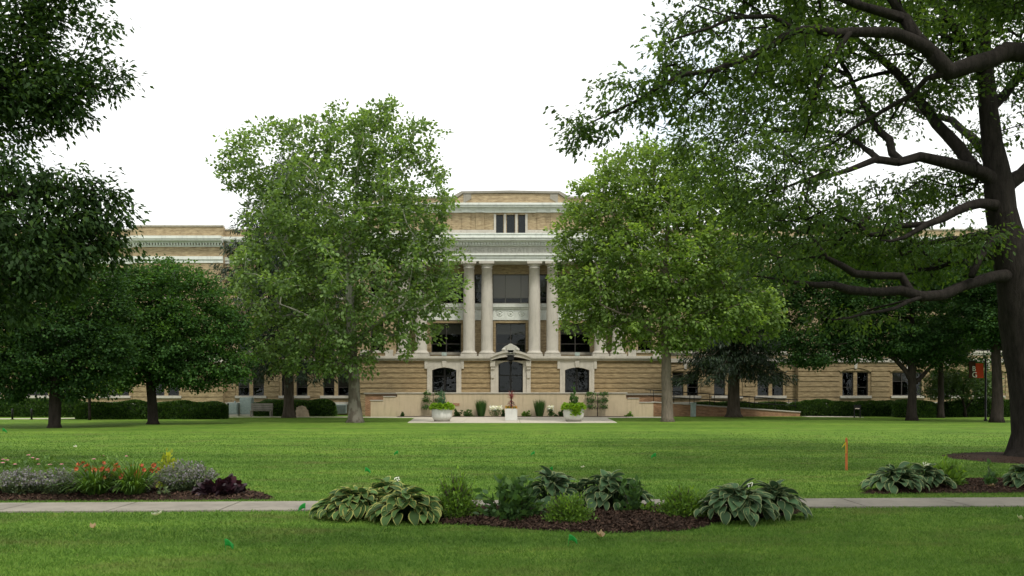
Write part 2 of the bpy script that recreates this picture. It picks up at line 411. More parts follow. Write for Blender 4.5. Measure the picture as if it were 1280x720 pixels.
rg = np.random.default_rng(5)
def bed(name, pts, h=.06):
    """irregular mounded bed from an outline"""
    pts = np.array(pts, float); c = pts.mean(0)
    out = []
    for i in range(len(pts)):
        p, q = pts[i], pts[(i+1) % len(pts)]
        for t in (0, .25, .5, .75): out.append(p + (q-p)*t + rg.normal(0, .03, 2))
    out = np.array(out); n = len(out); v = []; rings = 7
    for k in range(rings):
        t = 1 - k/(rings-1)
        z = .004 + h*(1 - t**3)
        for p in out: 
            q = c + (p-c)*t; v.append((q[0], q[1], z + (rg.uniform(0, .018) if k else 0)))
    f = [(k*n+i, k*n+(i+1) % n, (k+1)*n+(i+1) % n, (k+1)*n+i) for k in range(rings-1) for i in range(n)]
    mb = MB(); mb.add(v, f, True); tag(mb.build(name, M['mulch']), kind='structure'); return out
def gxy(*pp): return [tuple(G(x, y)) for x, y in pp]
bed_c = bed('mulch_bed', gxy((400,640),(470,648),(545,655),(600,658),(690,664),(780,667),(860,663),(900,653),(985,645),(1010,638),(900,633.5),(760,634.5),(600,635.5),(480,636.5)))
bed_l = bed('mulch_bed', gxy((-180,628),(-60,627),(90,626.4),(230,625.7),(345,624.6),(330,617),(290,608),(200,602),(80,599),(-60,596),(-180,598)))
bed_r = bed('mulch_bed', gxy((1075,617.5),(1200,616.5),(1330,615.8),(1400,615),(1400,596),(1300,600),(1240,600),(1190,601),(1110,606)))
bed_o = bed('mulch_ring', [(12.8 + 1.9*math.cos(a), 22.2 + 2.2*math.sin(a)) for a in np.linspace(0, 2*math.pi, 13)[:-1]], .09)
def chips(name, poly, n, seed):
    g = np.random.default_rng(seed); lo, hi = poly.min(0), poly.max(0)
    c = poly.mean(0); i = g.integers(0, len(poly), n); j = (i+1) % len(poly)
    u = np.sqrt(g.random(n))[:, None]; w = g.random(n)[:, None]
    p = c + (poly[i] + (poly[j]-poly[i])*w - c)*u*.99
    a = g.random(n)*6.28; L_ = g.uniform(.008, .028, n); w_ = g.uniform(.003, .009, n)
    d = np.stack([np.cos(a)*L_, np.sin(a)*L_, g.uniform(-.015, .015, n)], 1); e = np.stack([-np.sin(a)*w_, np.cos(a)*w_, g.uniform(-.008,.008,n)], 1)
    rim = np.clip((1-u[:, 0]**3), 0, 1)*.06 + .015
    base = np.concatenate([p, (rim + g.uniform(0, .02, n))[:, None]], 1)
    v = np.stack([base-d-e, base+d-e, base+d+e, base-d+e], 1).reshape(-1, 3)
    me = arrmesh(name, v, np.arange(4*n).reshape(-1, 4), M['chip'], {'var': np.repeat(g.random(n), 4)})
    tag(link(name, me), kind='stuff')
M['chip'] = leaf_mat('mulch_chip', (.050,.031,.022), .45, 0, hue=(1.3,1.25,1.2), rough=.9, spec=.1)
chips('mulch_chips', bed_c, 12000, 1); chips('mulch_chips', bed_l, 8000, 2); chips('mulch_chips', bed_r, 5000, 3); chips('mulch_chips', bed_o, 1500, 4)

def inside(poly, P):
    x, y = P[:, 0], P[:, 1]; r = np.zeros(len(P), bool); j = len(poly)-1
    for i in range(len(poly)):
        xi, yi = poly[i]; xj, yj = poly[j]
        r ^= ((yi > y) != (yj > y)) & (x < (xj-xi)*(y-yi)/(yj-yi+1e-12) + xi); j = i
    return r
def blades(name, y0, y1, top, seed):
    """short blades, thinning out steadily with distance"""
    g = np.random.default_rng(seed)
    yy = np.linspace(y0, y1, 200); dn = top*(y0/yy)**2.3*np.clip((y1-yy)/(y1*.45), 0, 1)*yy*1.32
    cdf = np.cumsum(dn)*(yy[1]-yy[0]); n = int(cdf[-1])
    y = np.interp(g.random(n)*cdf[-1], cdf, yy); x = (g.random(n)*2-1)*(.60*y + 2.5)
    P = np.stack([x, y], 1)
    rag = .02 + .05*g.random(n)*(.5+.5*np.sin(x*2.3)*np.sin(x*7.1+1))
    k = ~((y > path_y(x, 1) + rag) & (y < path_y(x, 0) - rag))
    for b in (bed_c, bed_l, bed_r, bed_o): k &= ~inside(b, P)
    P = P[k]; n = len(P); far = (P[:, 1]/y0)
    a = g.random(n)*6.28; hh = .033*g.uniform(.45, 1.15, n); ww = .0026*far**1.1*g.uniform(.6, 1.3, n)
    side = np.stack([np.cos(a), np.sin(a), 0*a], 1)*ww[:, None]
    la = g.random(n)*6.28; lean = np.stack([np.cos(la), np.sin(la), 0*a], 1)*(hh*g.uniform(.2, 1.1, n))[:, None]
    b = np.concatenate([P, np.zeros((n,1))], 1); up = np.zeros((n,3)); up[:, 2] = hh
    v = np.stack([b-side, b+side, b+lean*.35+up*.65+side*.5, b+lean+up], 1).reshape(-1, 3)
    i = np.arange(n)*4
    me = arrmesh(name, v, np.concatenate([np.stack([i, i+1, i+2], 1), np.stack([i, i+2, i+3], 1)]), M['blade'], {'var': np.repeat(np.clip(g.beta(2.2, 2.6, n), 0, 1), 4)})
    tag(link(name, me), 'short mown green grass', kind='stuff')
blades('lawn_grass', 6.8, 40, 5600, 11)

# ---------------------------------------------------------------- foliage and tree builders
SH = {}
def shape(name, pts, fold=.08):
    """leaf outline in (along, across); the midrib lies lower than the edges"""
    p = np.array([(x, y, fold*abs(y)*2) for x, y in pts]); SH[name] = p
half = [(0,0),(.12,.2),(.4,.36),(.7,.28)]
shape('hex', half + [(1,0)] + [(x,-y) for x, y in half[:0:-1]])
half = [(0,0),(.12,.10),(.30,.20),(.42,.30),(.55,.17),(.8,.10)]
shape('lob3', half + [(1,0)] + [(x,-y) for x, y in half[:0:-1]])
half = [(0,0),(.3,.22)]
shape('dia', half + [(1,0)] + [(x,-y) for x, y in half[:0:-1]])
half = [(0,0),(.5,.07)]
shape('nee', half + [(1,0)] + [(x,-y) for x, y in half[:0:-1]])
half = [(0,0),(.10,.40),(.28,.30),(.46,.55),(.58,.24),(.80,.20)]
shape('map', half + [(1,0)] + [(x,-y) for x, y in half[:0:-1]])
half = [(0,0),(.15,.10),(.30,.27),(.40,.13),(.60,.33),(.70,.13),(.86,.18)]
shape('oak', half + [(1,0)] + [(x,-y) for x, y in half[:0:-1]])
half = [(0,0),(.08,.30),(.35,.46),(.7,.36),(.92,.14)]
shape('round', half + [(1,0)] + [(x,-y) for x, y in half[:0:-1]])
def unit(a): return a/np.maximum(np.linalg.norm(a, axis=1, keepdims=True), 1e-9)
def leafmesh(name, pos, dirs, ups, size, shp, m, g, parent=None, var=None, loc=None, widen=1.0, obj=True):
    S = SH[shp]; n = len(pos); k = len(S)
    u = unit(dirs); v = unit(np.cross(ups, u)); w = np.cross(u, v)
    sz = np.asarray(size).reshape(-1, 1, 1) if np.ndim(size) else size
    V = pos[:, None, :] + sz*(S[None, :, 0:1]*u[:, None] + widen*S[None, :, 1:2]*v[:, None] + S[None, :, 2:3]*w[:, None])
    if var is None: var = g.random(n)
    me = arrmesh(name, V.reshape(-1, 3), np.arange(n*k).reshape(-1, k), m, {'var': np.repeat(np.clip(var, 0, 1), k)})
    return link(name, me, parent, loc) if obj else me

def pnoise(P, seed, s):
    """cheap smooth 3d noise from a few random waves"""
    g = np.random.default_rng(seed); r = np.zeros(len(P))
    for i in range(9):
        k = g.normal(0, 1, 3)*s*(1 + .25*i); r += np.sin(P@k + g.random()*6.28)/(1 + .18*i)
    return r/2.6

def scatter(lobes, n, g, dmin, seed, gap=.9, shell=.55, gs=.45):
    """clump centres in a union of ellipsoids, thinned to a minimum spacing, with noise gaps"""
    C = np.array([l[0] for l in lobes]); Rr = np.array([l[1] for l in lobes]); vol = Rr.prod(1)**.75; vol /= vol.sum()
    i = g.choice(len(lobes), n*14, p=vol)
    d = unit(g.normal(0, 1, (len(i), 3))); r = g.random(len(i))**(1/3*shell)
    P = C[i] + d*r[:, None]*Rr[i]
    P = P[pnoise(P, seed, gs) < gap]
    keep = np.zeros((n, 3)); c = 0
    for p in P:
        if c == 0 or ((keep[:c]-p)**2).sum(1).min() > dmin*dmin:
            keep[c] = p; c += 1
            if c == n: break
    return keep[:c]

def grow(poly, limbs, att, g, step, bend=.12, alpha=.35):
    """nodes of trunk and limbs, then every clump is joined to the nearest wood"""
    pos = []; par = []; plen = []; fixed = {}
    def push(p, q):
        pos.append(np.array(p, float)); par.append(q); plen.append(0 if q < 0 else plen[q] + np.linalg.norm(pos[-1]-pos[q])); return len(pos)-1
    def lay(pl, start, wob=.02):
        q = start
        for a, b in zip(pl[:-1], pl[1:]):
            a3, b3 = np.array(a[:3]), np.array(b[:3]); k = max(1, int(np.linalg.norm(b3-a3)/step))
            for t in range(1, k+1):
                q = push(a3 + (b3-a3)*t/k + (g.normal(0, wob*step, 3) if t < k else 0), q)
                fixed[q] = a[3] + (b[3]-a[3])*t/k
        return q
    r0 = push(poly[0][:3], -1); fixed[r0] = poly[0][3]; lay(poly, r0)
    for lm in limbs:
        A = np.array(pos); s = int(((A-np.array(lm[0][:3]))**2).sum(1).argmin())
        q = push(lm[0][:3], s); fixed[q] = lm[0][3]; lay(lm, q, .07)
    nlow = 0
    A = np.array(pos); ok = np.ones(len(pos), bool)
    zmin = poly[0][2] + .45*(poly[-1][2]-poly[0][2]) if not limbs else poly[0][2]+2
    PL = np.array(plen)
    cost = np.full(len(att), 1e9); best = np.zeros(len(att), int)
    for k in range(len(pos)):
        if pos[k][2] < zmin and not limbs: continue
        d = np.linalg.norm(att-pos[k], axis=1); up = np.maximum(0, pos[k][2]-att[:, 2])
        c = d + .6*up + alpha*(plen[k]*.25); b = c < cost; cost[b] = c[b]; best[b] = k
    todo = np.ones(len(att), bool); tips = []
    while todo.any():
        i = np.where(todo, cost, 1e9).argmin(); todo[i] = False; q = int(best[i]); a, b = pos[q].copy(), att[i]
        L_ = np.linalg.norm(b-a); k = max(1, int(L_/step)); off = g.normal(0, bend*L_*.5, 3); off[2] += .05*L_
        for t in range(1, k+1):
            f = t/k; q = push(a + (b-a)*f + off*math.sin(math.pi*f)*.6 + (g.normal(0, .05*step, 3) if t < k else 0), q)
            d = np.linalg.norm(att-pos[q], axis=1)
            c = d + .3*np.maximum(0, pos[q][2]-att[:, 2]) + alpha*.25*plen[q]; bb = (c < cost) & todo; cost[bb] = c[bb]; best[bb] = q
        tips.append(q)
    return pos, par, fixed, tips

def wood(pos, par, fixed, tips, rbase, rtip, minr=0, flare=None):
    n = len(pos); cnt = np.zeros(n)
    for t in tips: cnt[t] += 1
    for i in range(n-1, 0, -1): cnt[par[i]] += cnt[i]
    tot = max(2, cnt[0]); p = math.log(tot)/math.log(rbase/rtip)
    rad = rtip*np.maximum(cnt, 1)**(1/p)
    for k, r in fixed.items(): rad[k] = r
    for i in range(1, n):
        if i not in fixed: rad[i] = min(rad[i], rad[par[i]]*.92)
    kids = [[] for _ in range(n)]
    for i in range(1, n): kids[par[i]].append(i)
    mb = MB(); stack = [(0, None)]
    while stack:
        s, pre = stack.pop(); ch = [] if pre is None else [pre]
        k = s; ch.append(k)
        while kids[k]:
            ks = sorted(kids[k], key=lambda q: -(rad[q] + (10 if q in fixed else 0)))
            for o in ks[1:]: stack.append((o, k))
            k = ks[0]; ch.append(k)
        if len(ch) < 2: continue
        rr = [rad[c] for c in ch]
        if pre is not None: rr[0] = min(rad[pre], rr[1]*1.15)
        if max(rr) < minr: continue
        m_ = max(rr); ns = 16 if m_ > .25 else 10 if m_ > .1 else 6 if m_ > .04 else 4
        o = len(mb.v); mb.tube([pos[c] for c in ch], rr, ns if m_ < .1 else ns+6)
        if m_ > .05:                                          # furrows, knots and swellings
            A = np.array(mb.v[o:]); k_ = len(A)//len(ch); C_ = np.repeat(np.array([pos[c] for c in ch]), k_, 0)
            q = 1 + .07*pnoise(A*np.array((1, 1, .45)), 77, 7.0) + .06*pnoise(A, 78, 1.9)
            mb.v[o:] = [tuple(p_) for p_ in C_ + (A-C_)*q[:, None]]
    return mb

def crown(att, per, spread, g, outc, seed, flat=.7, droop=.25, jitter=.8):
    """leaf positions and directions round clump centres; each clump leans its own way"""
    n = len(att)*per; ci = np.repeat(np.arange(len(att)), per)
    s = np.repeat(g.uniform(.65, 1.3, len(att)), per)[:, None]
    d = unit(g.normal(0, 1, (n, 3))); r = g.random(n)[:, None]**.62*1.12
    off = d*r*spread*s; off[:, 2] *= flat
    ax = unit(g.normal(0, 1, (len(att), 3))); off += ax[ci]*(off*ax[ci]).sum(1, keepdims=True)*.7
    P = att[ci] + off
    dirs = unit(off)*.7 + unit(P-outc)*.5 + g.normal(0, .5, (n, 3)); dirs[:, 2] -= droop
    ups = np.zeros((n, 3)); ups[:, 2] = 1; ups += g.normal(0, jitter*.6, (n, 3)) + unit(off)*.35
    var = .5 + .22*g.normal(0, 1, n) + np.repeat(g.normal(0, .14, len(att)), per)
    return P, dirs, ups, var

def tree(name, label, base, poly, limbs, lobes, nclump, dmin, per, spread, lsize, shp, lm, bm, rbase, rtip, seed, cat='tree', group=None,
         step=.6, gap=.9, shell=.55, flat=.7, droop=.25, jitter=.8, minr=0, gs=.45):
    g = np.random.default_rng(seed); b = np.array([base[0], base[1], 0.0])
    root = empty(name, b, label, cat, group)
    att = scatter(lobes, nclump, g, dmin, seed, gap, shell, gs)
    pos, par, fixed, tips = grow(poly, limbs, att, g, step)
    mb = wood(pos, par, fixed, tips, rbase, rtip, minr)
    # root flare
    p0 = poly[0]; r0 = p0[3]
    mb.v = [tuple(np.array(v)-b) for v in mb.v]
    tr = mb.build('trunk', bm, root)
    P, D, U, V = crown(att, per, spread, g, np.mean(att, 0), seed, flat, droop, jitter)
    leafmesh('crown', P-b, D, U, lsize*g.uniform(.7, 1.25, len(P)), shp, lm, g, root, V)
    return root

def lob(Y, *L_):
    """crown masses given by where they stand: column, row, half width, half height [, nearer/farther, depth]"""
    out = []
    for l in L_:
        px, py, rx, ry = l[:4]; dy = l[4] if len(l) > 4 else 0; rd = l[5] if len(l) > 5 else (rx+ry)/2*Y/F
        out.append((W(px, py, Y+dy), np.array((rx*Y/F, rd, ry*Y/F))))
    return out
def pl(Y, *pts):
    """wood line: column, row, radius in metres [, nearer/farther]"""
    return [tuple(W(p[0], p[1], Y + (p[3] if len(p) > 3 else 0))) + (p[2],) for p in pts]
# ---------------------------------------------------------------- the hall
BX, BY = -0.1, 68.0
hall = empty('brick_hall', (BX, BY, 0), 'long tan brick hall with a columned stone portico and pale green cornices across the lawn', 'building')
def part(mb, name, mat, parent=None, bevel=0, label=None):
    o = mb.build(name, M[mat], parent or hall, bevel=bevel)
    if label: o['label'] = label
    return o

def window(x0, x1, z0, z1, y, mull=(), bars=(), sill=True, blind=None, frame='frame', fw=.06, sill_mat='stone', panes=None):
    """one window: frame with mullions and bars, glass, sill, blind"""
    f = MB(); d0, d1 = y+.14, y+.22
    f.box(x0, x0+fw, d0, d1, z0, z1); f.box(x1-fw, x1, d0, d1, z0, z1)
    f.box(x0+fw, x1-fw, d0, d1, z0, z0+fw); f.box(x0+fw, x1-fw, d0, d1, z1-fw, z1)
    for m_ in mull: f.box(m_-fw/2, m_+fw/2, d0-.01, d1, z0+fw, z1-fw)
    for b_ in bars: f.box(x0+fw, x1-fw, d0+.012, d1-.005, b_-fw*.4, b_+fw*.4)
    w = part(f, 'window', frame)
    MB().add([(x0+.01,d1-.02,z0+.01),(x1-.01,d1-.02,z0+.01),(x1-.01,d1-.02,z1-.01),(x0+.01,d1-.02,z1-.01)], [(0,1,2,3)]).build('pane', M['glass'], w)
    if sill: MB().box(x0-.16, x1+.16, y-.10, y+.13, z0-.19, z0-.002).build('sill', M[sill_mat], w, bevel=.015)
    if blind:
        bz, bm_ = blind
        MB().box(x0+.03, x1-.03, d1+.05, d1+.07, z1-(z1-z0)*bz, z1-.02).build('blind', M[bm_], w)
    return w

rw = random.Random(3)
# ---- openings of the wings (local x, half width of the pair, centre pier)
wing_x = [13.65, 16.9, 20.3, 26.75]
far_x = [31.0, 34.1, 37.3, 41.0, 44.2]
WY = 2.0
def pair(x, s): return [(s*x-1.0, s*x-.14), (s*x+.14, s*x+1.0)]
for s in (-1, 1):
    low, up2, up3 = [], [], []
    for x in wing_x + far_x:
        big = x > 30
        prs = [(s*x-1.15, s*x+1.15)] if big else pair(x, s)
        pav = 22.2 < x < 29.4
        yy = WY - (.5 if pav else 0)
        for a, b in prs:
            low.append((a, b, 1.5, 3.32, yy)); up2.append((a, b, 5.0, 7.35, yy)); up3.append((a, b, 9.2, 11.5, yy))
    allops = low + up2 + up3
    def seg(xa, xb, y):
        ops = [o for o in allops if xa < (o[0]+o[1])/2 < xb]
        u = MB().wall(xa, xb, 4.4, 14.5, y, [o for o in ops if o[2] > 4], .35); part(u, 'upper_wall', 'brick')
        lo = MB(); lo.wall(xa, xb, 0, 4.1, y+.07, [o for o in ops if o[2] < 4], .35)
        z = 1.02
        while z < 4.0:                                    # rusticated courses with deep joints
            zt = min(z + .34, 4.1)
            cut = sorted([(o[0]-.22, o[1]+.22) for o in ops if o[2] < 4 and o[2]-.2 < (z+zt)/2 < o[3]+.05])
            e = xa
            for a, b in cut:
                if a > e: lo.box(e, a, y, y+.069, z, zt)
                e = max(e, b)
            if xb > e: lo.box(e, xb, y, y+.069, z, zt)
            z += .40
        for o in [o for o in ops if o[2] < 4]:            # plain jambs of the window recess
            pass
        part(lo, 'rusticated_wall', 'brick_low')
        wt = MB().box(xa, xb, y-.07, y+.06, .80, 1.0); part(wt, 'water_table', 'stone')
        bt = MB().box(xa, xb, y-.10, y+.3, 4.1, 4.4).box(xa, xb, y-.04, y+.1, 4.66, 4.82); part(bt, 'belt_course', 'stone')
        tr = MB(); tr.box(xa, xb, y-.06, y+.1, 11.8, 12.05); tr.box(xa, xb, y-.13, y+.1, 12.052, 12.3)
        part(tr, 'string_course', 'trim')
        co = MB(); co.box(xa, xb, y-.08, y+.1, 13.05, 13.16); co.box(xa, xb, y-.22, y+.1, 13.34, 13.46); co.box(xa, xb, y-.5, y+.1, 13.462, 13.60); co.box(xa, xb, y-.58, y+.1, 13.602, 13.82)
        n = int((xb-xa)/.22)
        for k in range(n): 
            c_ = xa + (k+.5)*(xb-xa)/n; co.box(c_-.06, c_+.06, y-.2, y-.001, 13.162, 13.338)
        part(co, 'cornice', 'trim')
        pa = 14.62 if (abs(xa+xb)/2 > 22 and abs(xa+xb)/2 < 29.4) else 14.42
        pw = MB().box(xa, xb, y-.02, y+.3, 13.822, pa); part(pw, 'parapet', 'brick')
        cp = MB().box(xa-.001, xb+.001, y-.1, y+.38, pa, pa+.12); part(cp, 'coping', 'stone')
    for a, b, y in ((11.7, 22.3, WY), (22.302, 29.3, WY-.5), (29.302, 46.5, WY)):
        xa, xb = (a, b) if s > 0 else (-b, -a); seg(xa, xb, y)
    # small basement openings
    for x in (14.6, 18.6):
        bo = MB().box(s*x-.55, s*x+.55, WY+.02, WY+.05, .08, .62); part(bo, 'basement_vent', 'dark_in')
    # windows and arched brick heads
    for x in wing_x + far_x:
        big = x > 30; pav = 22.2 < x < 29.4; yy = WY - (.5 if pav else 0)
        for (z0, z1, lvl) in ((1.5, 3.32, 0), (5.0, 7.35, 1), (9.2, 11.5, 2)):
            bl = None; r_ = rw.random()
            if lvl == 2: bl = (.95, 'blind_pale') if r_ < .7 else (.5, 'blind')
            elif r_ < .75: bl = (rw.choice([.35, .5, .6]), 'blind')
            if big:
                window(s*x-1.15, s*x+1.15, z0, z1, yy, mull=(s*x-.4, s*x+.4), bars=(z0+.62*(z1-z0),), blind=bl)
            else:
                for a, b in pair(x, s):
                    window(a, b, z0, z1, yy, bars=(z0+.36*(z1-z0),), blind=bl, sill=False, fw=.055)
                sl = MB().box(s*x-1.22, s*x+1.22, yy-.12, yy+.12, z0-.2, z0-.002); part(sl, 'sill', 'stone', bevel=.01)
        # segmental arch with keystone over the lower windows
        w_ = 1.28 if big else 1.15
        inn = [(s*x + w_*t, 3.36 + .30*(1-t*t)) for t in np.linspace(-1, 1, 13)]; outr = [(s*x + (w_+.2)*t, 3.36 + .10 + .42*(1-t*t*.95)) for t in np.linspace(-1, 1, 13)]
        ar = MB().strip(inn, outr, yy-.045, yy+.03); part(ar, 'window_arch', 'brick_low')
        part(MB().prism([(s*x-.09, 3.60), (s*x+.09, 3.60), (s*x+.13, 4.0), (s*x-.13, 4.0)], yy-.075, yy+.02), 'keystone', 'stone')

# ---- central block: ground floor
def arch(w, z0, zs, zc, n=11):
    return [(-w, z0)] + [(w*t, zs + (zc-zs)*(1-t*t)) for t in np.linspace(-1, 1, n)] + [(w, z0)]
TZ = 1.7                                                   # terrace level
doors = [(0, .93, 4.13), (-5.04, .92, 3.64), (5.04, .92, 3.64)]
gw = MB().wall(-11.7, 11.7, 0, 4.16, .08, [(c-w, c+w, TZ, zc) for c, w, zc in doors], .5)
z = 1.72
while z < 4.1:
    zt = min(z+.315, 4.16); e = -11.7
    for c, hw in ((-5.04, 1.32), (0, 1.52), (5.04, 1.32)):
        gw.box(e, c-hw+.02, 0, .079, z, zt); e = c+hw-.02
    gw.box(e, 11.7, 0, .079, z, zt); z += .385
for s in (-1, 1):
    xs_ = 11.7*s
    gw.add([(xs_, .08, 0), (xs_, WY+.07, 0), (xs_, WY+.07, 4.16), (xs_, .08, 4.16)], [(0,1,2,3)])
part(gw, 'rusticated_wall', 'brick_low')
bc = MB()
for xa, xb in ((-11.8, -1.5), (1.5, 11.8)):
    bc.box(xa, xb, -.14, .4, 4.162, 4.30); bc.box(xa, xb, -.24, .4, 4.302, 4.50)
bc.box(-11.8, 11.8, .0, 2.0, 4.46, 4.51)
part(bc, 'belt_course', 'stone', bevel=.02)
for c, w, zc in doors:
    mid = c == 0; ow = 1.52 if mid else 1.30
    inn = [(c+x, z) for x, z in arch(w, TZ, zc-(.22 if mid else .2), zc)]
    n = len(inn); top = 4.15
    outr = [(c-ow, TZ)] + [(c-ow + 2*ow*k/(n-3), top) for k in range(n-2)] + [(c+ow, TZ)]
    sr = MB().strip(inn, outr, -.06, .40); part(sr, 'door_surround', 'stone')
    tr = MB()
    if mid:
        for s in (-1, 1):                                   # pilasters and brackets
            tr.box(s*1.36-.15, s*1.36+.15, -.16, -.062, TZ, 3.5); tr.box(s*1.36-.18, s*1.36+.18, -.3, -.062, 3.72, 4.14); tr.box(s*1.36-.14, s*1.36+.14, -.24, -.062, 3.502, 3.718)
            tr.box(s*1.36-.12, s*1.36+.12, -.24, -.162, 2.85, 3.1)
        t = np.linspace(-1, 1, 17)
        def hood(lo, k): return [(1.499*a, lo + k*(1-a*a)) for a in t]
        part(MB().strip(hood(4.16, .29), hood(4.36, .40), -.42, .3), 'door_hood', 'stone')
        part(MB().strip(hood(4.362, .40), hood(4.50, .44), -.52, .3), 'door_hood', 'stone')
        ca = MB()
        ca.prism([(.62*math.cos(a)*(1 - .25*max(0, math.sin(a))), 5.03 + .34*math.sin(a)) for a in np.linspace(0, 2*math.pi, 21)[:-1]], -.42, .1)
        ca.prism([(.30*math.cos(a), 5.06 + .37*math.sin(a)) for a in np.linspace(0, 2*math.pi, 19)[:-1]], -.52, -.42)
        for s in (-1, 1): ca.lathe([(.01,4.86),(.13,4.88),(.16,4.97),(.13,5.06),(.01,5.09)], s*.52, -.42, 12, False)
        part(ca, 'cartouche', 'stone_grey', bevel=.02)
        la = MB(); la.box(-.24, .24, -.95, -.55, 4.18, 4.50); la.box(-.3, .3, -1.0, -.5, 4.502, 4.55); la.lathe([(.02,3.98),(.10,4.02),(.14,4.17)], 0, -.75, 10)
        la.box(-.03, .03, -.55, -.1, 4.40, 4.46); part(la, 'lantern', 'metal_dark')
    else:
        for s in (-1, 1): tr.box(c+s*1.38-.11, c+s*1.38+.11, -.10, .07, 3.55, 4.15); tr.box(c+s*1.2-.1, c+s*1.2+.1, -.085, -.062, TZ, 3.53)
        tr.prism([(c-.12, 3.66), (c+.12, 3.66), (c+.17, 4.14), (c-.17, 4.14)], -.15, -.062)
        for k in (-.7, -.38, .38, .7): tr.prism([(c+k*.95-.012, 3.72), (c+k*.95+.012, 3.72), (c+k*1.25+.012, 4.12), (c+k*1.25-.012, 4.12)], -.066, -.062)
        fl = MB(); fl.box(c-.03-.18+.03, c+.18, -.22, .1, 4.53, 4.78); fl.box(c-.04, c+.04, -.05, .05, 4.512, 4.53); part(fl, 'floodlight', 'grey_box', bevel=.02)
    part(tr, 'door_trim', 'stone')
    d = MB(); y0, y1 = .34, .42
    d.box(c-w+.004, c-w+.09, y0, y1, TZ+.01, zc-.2); d.box(c+w-.09, c+w-.004, y0, y1, TZ+.01, zc-.2); d.box(c-.07, c+.07, y0-.02, y1, TZ+.01, zc-.01)
    d.box(c-w+.09, c-.07, y0, y1, TZ+.01, TZ+.22); d.box(c+.07, c+w-.09, y0, y1, TZ+.01, TZ+.22)
    d.box(c-w+.09, c+w-.09, y0+.005, y1-.005, 3.0 if mid else 2.95, 3.08 if mid else 3.03)
    dd = part(d, 'door', 'metal_dark')
    MB().add([(c-w+.02,y1-.03,TZ+.2),(c+w-.02,y1-.03,TZ+.2),(c+w-.02,y1-.03,zc-.02),(c-w+.02,y1-.03,zc-.02)], [(0,1,2,3)]).build('pane', M['glass'], dd)
    h = MB(); 
    for s in (-1, 1): h.tube([(c+s*.13, y0-.06, 2.45), (c+s*.13, y0-.06, 2.85)], .015, 6)
    h.build('handle', M['metal_dark'], dd)

# ---- central block: columned storeys
ops = []
bays = (-5.04, 0, 5.04)
for c in bays: ops += [(c-1.17, c+1.17, 4.88, 7.17), (c-1.42, c+1.42, 8.72, 11.0)]
for c in (-2.5, 2.5, -7.53, 7.53): ops.append((c-.34, c+.34, 8.72, 11.0))
part(MB().wall(-8.75, 8.75, 4.51, 12.2, WY, ops, .35), 'portico_back_wall', 'brick')
for c in bays:
    window(c-1.17, c+1.17, 4.88, 7.17, WY, mull=(c,), bars=(5.55,), blind=(.38, 'blind'), sill_mat='stone_dark')
    window(c-1.42, c+1.42, 8.72, 11.0, WY, mull=(c-.42, c+.80), bars=(9.15,), blind=(.80, 'blind_pale') if c == 0 else (.6, 'blind'), sill=False, frame='frame_light')
    br = MB(); br.box(c-1.34, c-1.18, WY-.06, WY+.02, 4.9, 7.33); br.box(c+1.18, c+1.34, WY-.06, WY+.02, 4.9, 7.33); br.box(c-1.18, c+1.18, WY-.06, WY+.02, 7.18, 7.33)
    part(br, 'brick_architrave', 'brick_low')
for c in (-2.5, 2.5, -7.53, 7.53): window(c-.34, c+.34, 8.72, 11.0, WY, bars=(9.15,), sill=False, blind=(.6, 'blind'))
sp = MB()
for xa, xb in ((-8.74, -8.55), ):
    pass
sp.box(-8.74, 8.74, WY-.10, WY-.003, 7.40, 7.62); sp.box(-8.74, 8.74, WY-.05, WY-.003, 7.622, 8.26); sp.box(-8.74, 8.74, WY-.14, WY-.003, 8.262, 8.40); sp.box(-8.74, 8.74, WY-.24, WY-.003, 8.402, 8.68)
for c in bays:
    for dx in (-.85, 0, .85):
        sp.tube([(c+dx+.20*math.cos(a), WY-.06, 7.94+.20*math.sin(a)) for a in np.linspace(0, 2*math.pi, 15)], .035, 6)
        sp.lathe([(.02,7.88),(.07,7.9),(.085,7.94),(.07,7.98),(.02,8.0)], c+dx, WY-.07, 10, False)
    for dx in (-1.28, -.425, .425, 1.28): sp.box(c+dx-.05, c+dx+.05, WY-.075, WY-.051, 7.66, 8.22)
part(sp, 'spandrel_panel', 'trim')
for x in (1.82, 3.19, 6.86, 8.2):
    for s in (-1, 1):
        cb = MB(); cy = .62
        cb.box(s*x-.62, s*x+.62, cy-.62, cy+.62, 4.512, 4.68)
        cb.lathe([(.60,4.682),(.62,4.75),(.58,4.83),(.50,4.88),(.47,4.93),(.455,5.0),(.457,6.6),(.45,8.0),(.43,9.6),(.395,11.2),(.43,11.21),(.43,11.28),(.40,11.29),(.40,11.38),(.50,11.50),(.54,11.55)], s*x, cy, 32)
        cb.box(s*x-.57, s*x+.57, cy-.57, cy+.57, 11.552, 11.738)
        part(cb, 'column', 'column')
for s in (-1, 1):                                            # brick end piers with a narrow window each
    a, b = (8.752, 11.7) if s > 0 else (-11.7, -8.752)
    o = [(s*10.2-.5, s*10.2+.5, 4.95, 7.17), (s*10.2-.5, s*10.2+.5, 8.72, 11.0)]
    p = MB().wall(a, b, 4.51, 11.74, .3, o, .35)
    for xx in (8.752*s, 11.7*s): p.add([(xx,.3,4.51),(xx,WY,4.51),(xx,WY,11.74),(xx,.3,11.74)], [(0,1,2,3)])
    part(p, 'end_pier', 'brick')
    for q in o: window(*q, .3, bars=(q[2]+.7,), blind=(.5, 'blind'))
    st = MB()
    for xx in (9.25, 11.15): part(MB().box(s*xx-.3, s*xx+.3, .18, .298, 4.512, 5.0), 'pier_base', 'stone')
